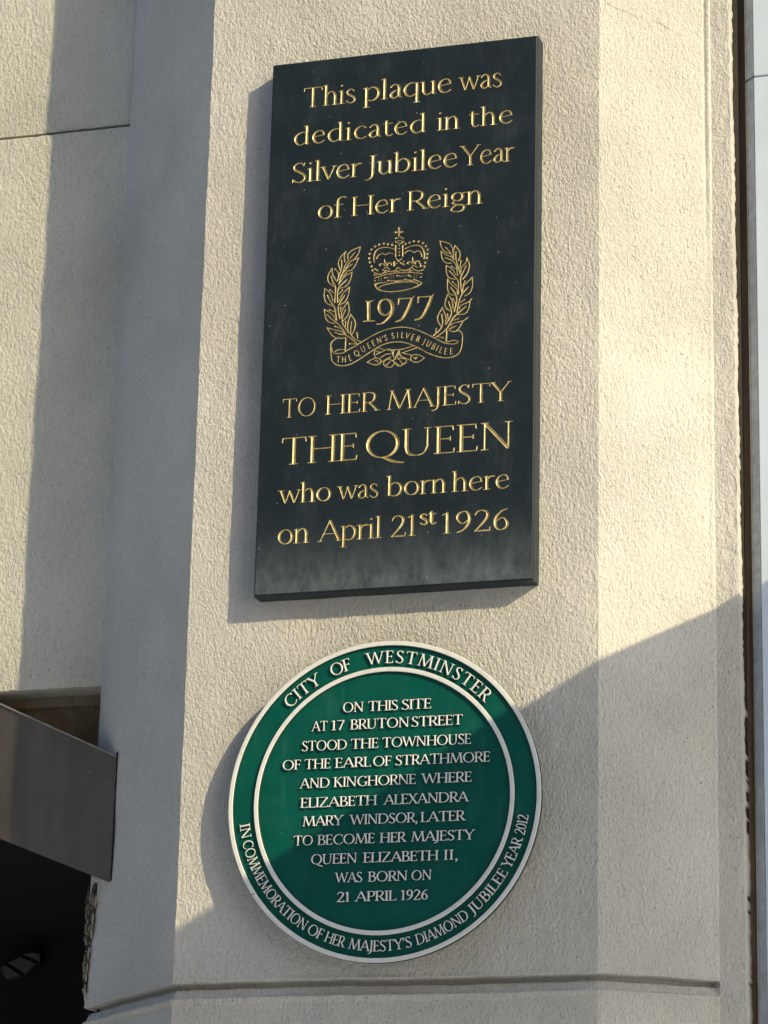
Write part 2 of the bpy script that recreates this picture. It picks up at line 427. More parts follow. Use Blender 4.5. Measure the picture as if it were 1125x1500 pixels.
# ------------------------------------------------------------------ sloping metal band, left
def build_fascia():
    """bronze sheet band that slopes down to the pier; its upper end runs into the wall's soffit"""
    t = thing('metal_fascia', 'dark bronze metal band sloping down to the pier above the black doorway', 'fascia', (-0.32, 0.235, -0.30+Z0))
    A, B = (-0.3115, 0.2190), (-0.700, 0.3230)
    zt = lambda x: -0.1980 - (x-A[0])*0.475
    zb = lambda x: -0.4115 - (x-A[0])*0.405
    def slab(name, d0, d1, e0, e1, mat):
        V = []
        for (x, y) in (A, B):
            for dy in (d0, d1): V += [(x, y+dy, zb(x)+e0+Z0), (x, y+dy, zt(x)-e1+Z0)]
        F = [(0, 1, 3, 2), (4, 6, 7, 5), (0, 4, 5, 1), (2, 3, 7, 6), (1, 5, 7, 3), (0, 2, 6, 4)]
        o = mesh_obj(name, V, F, mat, t); recalc(o); return o
    slab('band_sheet', 0.0, 0.003, 0.0, 0.0, M_BRONZE)
    slab('folded_edge', 0.0032, 0.020, 0.2105, -0.0015, M_BRONZE)
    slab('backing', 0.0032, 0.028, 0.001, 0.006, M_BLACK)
    zb_ = zb; zb = lambda x: zt(x) - 0.0022
    slab('edge_trim', -0.0018, -0.0002, 0.0, -0.0008, plain('pale_bronze_edge', (0.34, 0.31, 0.26), 0.5))  # paler strip along the top edge of the band
    zb = zb_
    v = [(-0.3117, 0.2185), (-0.3075, 0.2120), (-0.3070, 0.2200), (-0.3110, 0.2260)]
    prism('seal', v, -0.409+Z0, -0.192+Z0, plain('black_rubber', (0.008, 0.008, 0.008), 0.8), t)
build_fascia()
# added unseen banner, translucent for fill: its level top edge casts the slanting shade
def build_banner():
    t = thing('shade_banner', 'added unseen white cloth banner on a pole, casting the slanting shade', 'banner', (1.25, 0.15, 0.28+Z0))
    mt = bpy.data.materials.new('white_canvas'); mt.use_nodes = True; n = mt.node_tree
    for q in list(n.nodes): n.nodes.remove(q)
    out = n.nodes.new('ShaderNodeOutputMaterial'); mx = n.nodes.new('ShaderNodeMixShader'); mx.inputs[0].default_value = 0.72  # mostly translucent, to brighten the shade it casts
    df = n.nodes.new('ShaderNodeBsdfDiffuse'); tr = n.nodes.new('ShaderNodeBsdfTranslucent')
    df.inputs[0].default_value = (0.9, 0.9, 0.9, 1); tr.inputs[0].default_value = (0.92, 0.93, 0.95, 1)
    n.links.new(df.outputs[0], mx.inputs[1]); n.links.new(tr.outputs[0], mx.inputs[2]); n.links.new(mx.outputs[0], out.inputs[0])
    V = []; ny, nz = 40, 24
    for j in range(nz+1):
        for i in range(ny+1):
            y = 0.06 - 1.06*i/ny; z = 0.279 - 0.93*j/nz
            V.append((1.25 + (0.012*math.sin(i*0.7)+0.006*math.sin(i*1.9+1))*(j/nz), y, z+Z0))
    F = [(j*(ny+1)+i, j*(ny+1)+i+1, (j+1)*(ny+1)+i+1, (j+1)*(ny+1)+i) for j in range(nz) for i in range(ny)]
    mesh_obj('cloth', V, F, mt, t, smooth=True)
    V, F = [], []; k = 16
    for y in (0.16, -1.06):
        for i in range(k): V.append((1.25+0.012*math.cos(2*math.pi*i/k), y, 0.272+0.012*math.sin(2*math.pi*i/k)+Z0))
    F = [(i, (i+1) % k, k+(i+1) % k, k+i) for i in range(k)] + [tuple(range(k))[::-1], tuple(range(k, 2*k))]
    mesh_obj('pole', V, F, M_BRONZE, t)
    bevel_box('wall_bracket', 1.20, 1.30, 0.125, 0.150, 0.20+Z0, 0.34+Z0, M_BRONZE, t, b=0.004)
build_banner()

# ------------------------------------------------------------------ dark doorway below the band
def build_doorway():
    d = thing('dark_doorway', 'unlit black doorway recess under the bronze band', 'doorway', (-1.2, 1.6, 0))
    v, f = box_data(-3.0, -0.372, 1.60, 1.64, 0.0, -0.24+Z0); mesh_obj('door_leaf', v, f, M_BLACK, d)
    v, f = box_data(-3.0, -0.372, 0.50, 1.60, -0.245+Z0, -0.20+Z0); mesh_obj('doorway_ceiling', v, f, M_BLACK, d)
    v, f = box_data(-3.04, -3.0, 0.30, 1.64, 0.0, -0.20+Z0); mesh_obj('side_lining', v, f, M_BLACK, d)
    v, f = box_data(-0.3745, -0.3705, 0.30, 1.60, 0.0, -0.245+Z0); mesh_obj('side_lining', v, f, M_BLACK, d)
    M_DIM = NB('dim_glow_glass'); M_DIM.b.inputs['Emission Color'].default_value = (0.85, 1.0, 0.95, 1); M_DIM.b.inputs['Emission Strength'].default_value = 0.006  # panes given a faint glow of their own to show in the dark
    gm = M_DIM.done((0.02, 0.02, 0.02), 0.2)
    L = thing('dim_glazing', 'faintly glowing three-pane lamp glimpsed inside the dark doorway', 'glazing', (-0.75, 1.55, -0.3+Z0))
    panes = [[(225, 805), (310, 788), (380, 795), (375, 868)], [(80, 890), (205, 830), (335, 892), (240, 990)], [(5, 950), (42, 910), (188, 1008), (60, 1046)]]
    for P in panes:
        q = [unproj(x/6.82, 1280+y/6.82, 1.55) for x, y in P]
        n = len(q)
        V = [(x, 1.55, z+Z0) for x, z in q] + [(x, 1.562, z+Z0) for x, z in q]
        o = mesh_obj('pane', V, [tuple(range(n)), tuple(range(n, 2*n))[::-1]] + [(i, (i+1) % n, n+(i+1) % n, n+i) for i in range(n)], gm, L); recalc(o)
    q = [unproj(x/6.82, 1280+y/6.82, 1.563) for x, y in [(-30, 955), (215, 790), (330, 770), (400, 785), (390, 890), (240, 1030), (40, 1075)]]
    n = len(q); V = [(x, 1.563, z+Z0) for x, z in q] + [(x, 1.585, z+Z0) for x, z in q]
    o = mesh_obj('glazing_frame', V, [tuple(range(n)), tuple(range(n, 2*n))[::-1]] + [(i, (i+1) % n, n+(i+1) % n, n+i) for i in range(n)], M_BLACK, L); recalc(o)
    return d


# ------------------------------------------------------------------ right-hand joinery and cladding
bt = thing('timber_batten', 'narrow brown timber batten in the gap between pier and grey cladding', 'batten', (0.765, 0.178, 0))
bevel_box('batten_board', 0.757, 0.800, 0.178, 0.21, 0.0, 3.2+Z0, M_TIMBER, bt, b=0.002)
mesh_obj('dark_joint', *box_data(0.7535, 0.7605, 0.158, 0.1779, 0.0, 3.2+Z0), M_GROUT, bt)
def clad(z0, z1, label):
    t = thing('cladding_panel', label, 'cladding panel', (1.2, 0.15, z0+Z0), 'cladding panels at the right edge')
    bevel_box('panel_sheet', 0.7895, 2.6, 0.1500, 0.1760, z0+Z0, z1+Z0, M_CLAD, t, b=0.0015)
    prism('edge_trim', [(0.7755, 0.1640), (0.7890, 0.1505), (0.7890, 0.1755), (0.7755, 0.1755)], z0+0.001+Z0, z1-0.001+Z0, M_TRIM, t)
    prism('trim_lip', [(0.7728, 0.1655), (0.7752, 0.1632), (0.7752, 0.1750), (0.7728, 0.1750)], z0+0.001+Z0, z1-0.001+Z0, M_LIP, t)
    return t
clad(0.887, 2.2, 'pale grey cladding panel with blue-grey edge trim above the horizontal joint')
clad(-1.2, 0.884, 'pale grey cladding panel with blue-grey edge trim below the horizontal joint')

# ------------------------------------------------------------------ strokes -> meshes
def unproj(px, py, y):
    """photo pixel -> (x, z) on the vertical plane at depth y (the tracing template of the plaques)"""
    d = CF + CR*((px-562.5)/FPX) - CU*((py-750)/FPX)
    k = (y-CAM[1])/d[1]
    return CAM[0]+d[0]*k, CAM[2]+d[2]*k
build_doorway()
def smooth_pts(P, per=8):
    P = [tuple(map(float, p)) for p in P]
    if len(P) < 3: return P
    Q = [tuple(2*a-b for a, b in zip(P[0], P[1]))] + P + [tuple(2*a-b for a, b in zip(P[-1], P[-2]))]
    out = []
    for i in range(1, len(Q)-2):
        for k in range(per):
            t = k/per
            pt = []
            for c in range(3):
                p0, p1, p2, p3 = Q[i-1][c], Q[i][c], Q[i+1][c], Q[i+2][c]
                pt.append(0.5*(2*p1+(p2-p0)*t+(2*p0-5*p1+4*p2-p3)*t*t+(3*p1-p0-3*p2+p3)*t**3))
            out.append(tuple(pt))
    out.append(P[-1]); return out
def stroke_mesh(strokes, step, owners=None):
    """strokes: lists of (x, y, radius). Signed distance on a grid, clipped to the outline.
    -> verts (x, y, inside distance), faces, rim edges (vertex pairs), face owners"""
    allp = np.array([p for s in strokes for p in s])
    rm = allp[:, 2].max()
    x0, y0 = allp[:, 0].min()-rm-2*step, allp[:, 1].min()-rm-2*step
    nx = int((allp[:, 0].max()+rm+2*step-x0)/step)+2; ny = int((allp[:, 1].max()+rm+2*step-y0)/step)+2
    x0 += 0.137*step; y0 += 0.211*step
    D = np.full((ny, nx), 3*step); O = np.zeros((ny, nx), int)
    gx = x0+np.arange(nx)*step; gy = y0+np.arange(ny)*step
    for si, s in enumerate(strokes):
        segs = list(zip(s, s[1:])) if len(s) > 1 else [(s[0], s[0])]
        for a, b in segs:
            r = max(a[2], b[2])+3*step
            i0 = max(0, int((min(a[0], b[0])-r-x0)/step)); i1 = min(nx, int((max(a[0], b[0])+r-x0)/step)+2)
            j0 = max(0, int((min(a[1], b[1])-r-y0)/step)); j1 = min(ny, int((max(a[1], b[1])+r-y0)/step)+2)
            X, Y = gx[None, i0:i1], gy[j0:j1, None]
            dx, dy = b[0]-a[0], b[1]-a[1]; L = dx*dx+dy*dy
            t = np.clip(((X-a[0])*dx+(Y-a[1])*dy)/L, 0, 1) if L > 0 else 0*(X+Y)
            d = np.hypot(X-a[0]-t*dx, Y-a[1]-t*dy) - (a[2]+t*(b[2]-a[2]))
            sub = D[j0:j1, i0:i1]; mk = d < sub
            sub[mk] = d[mk]
            if owners is not None: O[j0:j1, i0:i1][mk] = owners[si]
    D[np.abs(D) < 1e-3*step] = -1e-3*step
    IN = D < 0
    cnt = IN[:-1, :-1].astype(int)+IN[1:, :-1]+IN[:-1, 1:]+IN[1:, 1:]
    vid = {}; V = []; F = []; rim = []; own = []
    def gv_(j, i):
        k = (0, j, i)
        if k not in vid: vid[k] = len(V); V.append((gx[i], gy[j], -D[j, i]))
        return vid[k]
    def cv(j, i, j2, i2):
        k = (1, min(j, j2), min(i, i2), j != j2)
        if k not in vid:
            t = D[j, i]/(D[j, i]-D[j2, i2]); t = min(0.98, max(0.02, t))
            vid[k] = len(V); V.append((gx[i]+(gx[i2]-gx[i])*t, gy[j]+(gy[j2]-gy[j])*t, 0.0))
        return vid[k]
    for j, i in zip(*np.nonzero(cnt)):
        cs = [(j, i), (j, i+1), (j+1, i+1), (j+1, i)]
        if cnt[j, i] == 4:
            F.append([gv_(*c) for c in cs]); own.append(O[j, i]); continue
        ins = [IN[c] for c in cs]
        if cnt[j, i] == 2 and ins[0] == ins[2]:        # saddle: two separate corners
            for k in range(4):
                if ins[k]:
                    p_ = cv(*cs[k-1], *cs[k]); n_ = cv(*cs[k], *cs[(k+1) % 4])
                    F.append([p_, gv_(*cs[k]), n_]); own.append(O[cs[k]]); rim.append((n_, p_))
            continue
        poly = []; ex = en = None
        for k in range(4):
            c, d = cs[k], cs[(k+1) % 4]
            if ins[k]: poly.append(gv_(*c)); oc = O[c]
            if ins[k] != ins[(k+1) % 4]:
                v = cv(*c, *d); poly.append(v)
                if ins[k]: ex = v
                else: en = v
        F.append(poly); own.append(oc); rim.append((ex, en))
    return V, F, rim, own

# ------------------------------------------------------------------ roman alphabet drawn as pen strokes
# every stroke: ('L' straight | 'C' curve, [(x, y, weight 0 thin .. 1 thick)], serif ends)
def VS(x, y0, y1, w=1, s='bt'): return ('L', [(x, y0, w), (x, y1, w)], s)
def DG(x0, y0, w0, x1, y1, w1, s=''): return ('L', [(x0, y0, w0), (x1, y1, w1)], s)
def HB(x0, x1, y, e='', w=0): return ('H', [(x0, y, w), (x1, y, w)], e)
def CV(*p): return ('C', list(p), '')
def EL_(cx, cy, rx, ry):
    P = []
    for k in range(25):
        a = 2*math.pi*k/24+0.9
        P.append((cx+rx*math.cos(a), cy+ry*math.sin(a), abs(math.cos(a+0.12))**1.3))
    return ('L', P, '')
CAPBOWL_P = CV((.12, .98, 0), (.36, .985, .1), (.53, .88, .75), (.55, .72, 1), (.46, .53, .5), (.30, .47, .1), (.12, .47, 0))
SIX = CV((.50, .985, .1), (.30, .87, .5), (.13, .58, 1), (.11, .27, 1), (.19, .06, .5), (.31, .015, .1), (.46, .12, .8), (.50, .31, .9), (.42, .52, .4), (.30, .57, .1), (.14, .42, .1))
ESS = CV((.45, .83, .1), (.36, .97, .1), (.22, .975, .2), (.10, .84, .6), (.14, .66, .9), (.30, .52, 1), (.46, .36, .9), (.49, .17, .6), (.36, .025, .2), (.20, .03, .1), (.06, .17, .1))
GL = {
 'A': (.84, [DG(.05, 0, .1, .42, 1.0, .15, 'a'), DG(.41, 1.0, .9, .78, 0, 1, 'b'), HB(.19, .64, .36)]),
 'B': (.66, [VS(.13, 0, 1, 1, 'bt'), CV((.13, .98, 0), (.34, .985, .1), (.49, .88, .8), (.49, .70, .9), (.36, .55, .2), (.13, .53, 0)), CV((.13, .53, 0), (.38, .52, .1), (.57, .40, .8), (.58, .20, 1), (.44, .03, .3), (.13, .02, 0))]),
 'C': (.84, [CV((.78, .80, .1), (.66, .95, .1), (.50, .985, .1), (.24, .86, .7), (.10, .52, 1), (.20, .17, .8), (.46, .015, .1), (.66, .05, .1), (.80, .20, .1)), HB(.78, .78, .80, 'u')]),
 'D': (.92, [VS(.13, 0, 1), CV((.13, .98, 0), (.42, .97, .1), (.70, .84, .6), (.83, .50, 1), (.70, .16, .6), (.42, .03, .1), (.13, .02, 0))]),
 'E': (.60, [VS(.13, 0, 1), HB(.13, .50, .98, 'd'), HB(.13, .44, .53, 'm'), HB(.13, .53, .02, 'u')]),
 'F': (.56, [VS(.13, 0, 1), HB(.13, .50, .98, 'd'), HB(.13, .44, .52, 'm')]),
 'G': (.88, [CV((.76, .80, .1), (.64, .95, .1), (.50, .985, .1), (.24, .86, .7), (.10, .52, 1), (.20, .17, .8), (.48, .015, .1), (.66, .05, .2), (.76, .12, .4)), VS(.76, .10, .42, 1, 't'), HB(.76, .76, .80, 'u')]),
 'H': (.88, [VS(.14, 0, 1), VS(.74, 0, 1), HB(.14, .74, .52)]),
 'I': (.28, [VS(.14, 0, 1)]),
 'J': (.32, [VS(.17, .1, 1, 1, 't'), CV((.17, .12, 1), (.14, -.06, .7), (.05, -.18, .3), (-.08, -.22, .1))]),
 'K': (.76, [VS(.13, 0, 1), DG(.15, .48, 0, .60, 1, .1, 't'), DG(.27, .58, .9, .68, 0, 1, 'b')]),
 'L': (.58, [VS(.13, 0, 1), HB(.13, .54, .02, 'u')]),
 'M': (1.06, [DG(.09, 0, .1, .20, 1, .1, 'bt'), DG(.20, .99, .9, .52, .03, .8), DG(.52, .03, .1, .85, 1, .15), DG(.85, 1, .9, .96, 0, 1, 'bt')]),
 'N': (.90, [DG(.14, 0, .15, .14, 1, .15, 'bt'), DG(.13, .99, .9, .76, .02, .9), DG(.76, .02, .15, .76, 1, .15, 't')]),
 'O': (.98, [EL_(.49, .50, .40, .485)]),
 'P': (.62, [VS(.13, 0, 1), CAPBOWL_P]),
 'Q': (.98, [EL_(.49, .50, .40, .485), CV((.50, .02, .2), (.62, -.06, .7), (.82, -.17, .7), (1.05, -.22, .1))]),
 'R': (.70, [VS(.13, 0, 1), CAPBOWL_P, DG(.33, .48, .8, .66, .02, .9, 'b')]),
 'S': (.56, [ESS, HB(.45, .45, .83, 'u'), HB(.06, .06, .17, 'n')]),
 'T': (.78, [VS(.39, 0, 1, 1, 'b'), HB(.06, .72, .98, 'dD')]),
 'U': (.86, [VS(.14, .3, 1, 1, 't'), CV((.14, .32, 1), (.20, .09, .8), (.40, .01, .2), (.60, .08, .1), (.70, .32, .15)), VS(.70, .3, 1, .15, 't')]),
 'V': (.80, [DG(.05, 1, 1, .40, 0.02, .8, 'a'), DG(.40, .02, 0, .75, 1, .1, 't')]),
 'W': (1.18, [DG(.05, 1, 1, .34, .02, .8, 'a'), DG(.34, .02, 0, .58, .98, .1), DG(.56, .98, .9, .86, .02, .8), DG(.86, .02, 0, 1.13, 1, .1, 't')]),
 'X': (.76, [DG(.08, 1, 1, .68, 0, 1, 'ab'), DG(.66, 1, .1, .08, 0, .1, 'ab')]),
 'Y': (.78, [DG(.05, 1, 1, .39, .46, .9, 'a'), DG(.39, .46, .1, .73, 1, .1, 't'), VS(.39, 0, .48, 1, 'b')]),
 'Z': (.74, [HB(.08, .64, .98, 'D'), DG(.63, .97, .9, .08, .03, .9), HB(.08, .68, .02, 'u')]),
 '1': (.42, [VS(.20, 0, 1, 1, 'b'), DG(.20, .97, .3, .05, .88, .1)]),
 '2': (.60, [CV((.07, .78, .2), (.14, .93, .3), (.28, .985, .3), (.45, .88, .9), (.46, .66, 1), (.30, .36, .6), (.07, .04, .1)), HB(.07, .54, .03, 'u', .45)]),
 '6': (.60, [SIX]),
 '9': (.60, [('C', [(.60-x, 1-y, w) for x, y, w in SIX[1]], '')]),
 '7': (.56, [HB(.06, .52, .96, 'D', .4), DG(.51, .96, .3, .20, 0, 1)]),
 '0': (.60, [EL_(.30, .50, .22, .485)]),
 ',': (.24, [CV((.10, .05, 1), (.14, -.07, .6), (.05, -.19, 0))]),
 "'": (.24, [CV((.10, .95, 1), (.14, .84, .6), (.05, .72, 0))]),
 'a': (.50, [CV((.08, .52, .5), (.20, .63, .2), (.33, .57, .7), (.37, .42, 1), (.37, .12, 1), (.46, .02, .2)), CV((.37, .38, .1), (.18, .31, .4), (.08, .16, 1), (.14, .03, .5), (.24, .02, .2), (.37, .14, .1))]),
 'b': (.62, [VS(.11, .03, 1.05, 1, 'f'), CV((.11, .48, .1), (.30, .62, .2), (.48, .52, .8), (.54, .32, 1), (.46, .10, .7), (.30, .01, .2), (.11, .06, .1))]),
 'c': (.50, [CV((.46, .53, .4), (.31, .625, .1), (.14, .53, .6), (.07, .31, 1), (.14, .09, .8), (.30, .01, .2), (.47, .10, .1))]),
 'd': (.64, [VS(.50, 0.02, 1.05, 1, 'f'), CV((.50, .55, .1), (.34, .625, .2), (.14, .52, .7), (.07, .30, 1), (.15, .07, .7), (.30, .01, .2), (.50, .15, .1)), DG(.50, .02, .2, .58, .03, .1)]),
 'e': (.54, [DG(.09, .33, 0, .47, .40, 0), CV((.47, .40, .3), (.41, .57, .4), (.28, .625, .1), (.13, .53, .6), (.07, .31, 1), (.14, .09, .8), (.30, .01, .3), (.48, .12, .1))]),
 'f': (.36, [VS(.15, 0, .82, 1, 'b'), CV((.15, .80, 1), (.18, .97, .6), (.30, 1.06, .2), (.43, 1.02, .5)), HB(.02, .34, .61)]),
 'g': (.56, [EL_(.26, .43, .18, .19), DG(.40, .57, .2, .55, .60, .3), CV((.16, .26, .1), (.09, .15, .4), (.20, .07, .6), (.42, .02, .8), (.50, -.10, .8), (.40, -.27, .4), (.20, -.30, .2), (.05, -.20, .6), (.10, -.06, .3), (.22, .04, .1))]),
 'h': (.58, [VS(.11, 0, 1.05, 1, 'bf'), CV((.11, .44, .1), (.24, .60, .2), (.37, .61, .5), (.455, .46, 1)), VS(.455, 0, .48, 1, 'b')]),
 'i': (.27, [VS(.13, 0, .63, 1, 'bf'), ('L', [(.13, .90, 1.0), (.131, .90, 1.0)], '')]),
 'l': (.27, [VS(.13, 0, 1.05, 1, 'bf')]),
 'n': (.58, [VS(.11, 0, .63, 1, 'bf'), CV((.11, .44, .1), (.24, .60, .2), (.37, .61, .5), (.455, .46, 1)), VS(.455, 0, .48, 1, 'b')]),
 'o': (.60, [EL_(.30, .315, .235, .305)]),
 'p': (.62, [VS(.11, -.33, .63, 1, 'bf'), CV((.11, .48, .1), (.30, .62, .2), (.48, .52, .8), (.54, .32, 1), (.46, .10, .7), (.30, .01, .2), (.11, .06, .1))]),
 'q': (.62, [VS(.50, -.33, .62, 1, 'b'), CV((.50, .55, .1), (.34, .625, .2), (.14, .52, .7), (.07, .30, 1), (.15, .07, .7), (.30, .01, .2), (.50, .15, .1))]),
 'r': (.40, [VS(.11, 0, .63, 1, 'bf'), CV((.11, .42, .1), (.22, .58, .3), (.36, .60, .9))]),
 's': (.40, [('C', [(x*.72, y*.64, w*.9) for x, y, w in ESS[1]], '')]),
 't': (.38, [VS(.15, .14, .80, 1, ''), CV((.15, .16, 1), (.19, .03, .5), (.27, .01, .3), (.37, .07, .1)), HB(.03, .36, .61)]),
 'u': (.58, [VS(.10, .16, .62, 1, 'f'), CV((.10, .18, 1), (.16, .04, .6), (.27, .015, .3), (.44, .16, .1)), VS(.45, 0.02, .62, 1, 'f'), DG(.45, .02, .2, .53, .03, .1)]),
 'v': (.50, [DG(.04, .62, .9, .25, .02, .7, 'a'), DG(.25, .02, 0, .46, .62, .1, 't')]),
 'w': (.78, [DG(.04, .62, .9, .22, .02, .7, 'a'), DG(.22, .02, 0, .38, .60, .1), DG(.37, .60, .8, .56, .02, .7), DG(.56, .02, 0, .74, .62, .1, 't')]),
}
def glyph_strokes(ch, thick, thin, ser):
    """-> stroke list in cap-height units"""
    out = []
    XH = 1.10 if ch.islower() else 1.0
    yy_ = lambda y: y if XH == 1 or y <= 0 else (y*XH if y <= .66 else min(1.06, y+.066*(1.06-y)/.4))
    rr = lambda w: thin+(thick-thin)*max(0, min(1, w))
    sr = thin*0.85
    def serif(x, y, dirn, wst, half):
        if ser <= 0: return
        yy = y + dirn*sr
        L = half+rr(wst)
        out.append([(x-L, yy, sr*.8), (x-rr(wst)*.5, yy+dirn*sr*.5, sr*1.5), (x+rr(wst)*.5, yy+dirn*sr*.5, sr*1.5), (x+L, yy, sr*.8)])
    for kind, P, e in GL[ch][1]:
        P = [(x, yy_(y), w) for x, y, w in P]
        if kind == 'C':
            out.append([(x, y, rr(w)) for x, y, w in smooth_pts(P, 7)]); continue
        Q = [list(p) for p in P]
        if kind == 'L' and len(Q) == 2 and abs(Q[0][1]-Q[1][1]) > .2:
            lo, hi = (0, 1) if Q[0][1] < Q[1][1] else (1, 0)
            L = math.hypot(Q[1][0]-Q[0][0], Q[1][1]-Q[0][1])
            for k, o_ in ((lo, hi), (hi, lo)):            # round pen ends stay inside the line
                f_ = rr(Q[k][2])*.85/L
                Q[k][0] += (P[o_][0]-P[k][0])*f_; Q[k][1] += (P[o_][1]-P[k][1])*f_
            S = {}
            if 'b' in e: S[lo] = 1
            if 't' in e: S[hi] = -1
            if 'a' in e: S[0] = 1 if lo == 0 else -1
            for k, dirn in S.items(): serif(P[k][0], P[k][1], dirn, P[k][2], ser)
            if 'f' in e and ser > 0:                      # slanted flag of a lowercase stem
                x, y, w_ = P[hi]
                out.append([(x-ser*.95-rr(w_), y-.05, sr*.8), (x, y-sr*1.2, sr*1.8)])
        out.append([(x, y, rr(w)) for x, y, w in Q])
        if kind == 'H' and ser > 0:
            (x0, y, _), (x1, _, _) = P
            if 'd' in e or 'D' in e: out.append([(x1, y, sr), (x1+.015, y-.15, sr*1.1)])
            if e == 'dD': out.append([(x0, y, sr), (x0-.015, y-.15, sr*1.1)])
            if 'm' in e: out.append([(x1, y-.07, sr), (x1, y+.07, sr)])
            if 'u' in e: out.append([(x1, y, sr), (x1+.015, y+.15, sr*1.1)])
            if 'n' in e: out.append([(x0, y, sr), (x0-.005, y-.14, sr*1.1)])
    return out
_gc = {}
def glyph(ch, font):
    k = (ch, font)
    if k not in _gc:
        thick, thin, ser, step = font
        V, F, rim, _ = stroke_mesh(glyph_strokes(ch, thick, thin, ser), step)
        xs = [v[0] for v in V]
        _gc[k] = (V, F, rim, min(xs), max(xs))
    return _gc[k]
F_CUT = (.047, .0175, .075, 1/64)
F_RAISED = (.071, .031, .085, 1/40)
def layout(words, font, h, wide=1.42):
    """words: (text, x0, x1) in metres -> [(glyph, x origin, x scale)], letters justified to the measured span"""
    out = []
    for txt, x0, x1 in words:
        G = [glyph(c, font) for c in txt]
        A = [GL[c][0] for c in txt]
        nat = 0; pos = []
        for k, c in enumerate(txt):
            pos.append(nat); nat += A[k]
        left = pos[0]+G[0][3]; right = pos[-1]+G[-1][4]
        s = (x1-x0)/(right-left)
        sx = min(wide*h, max(0.86*h, s))                 # mostly widen or narrow the letters ...
        extra = ((x1-x0)-sx*(right-left))/max(1, len(txt)-1)   # ... and track the rest
        for k in range(len(txt)):
            out.append((G[k], x0+sx*(pos[k]-left)+extra*k, sx))
    return out

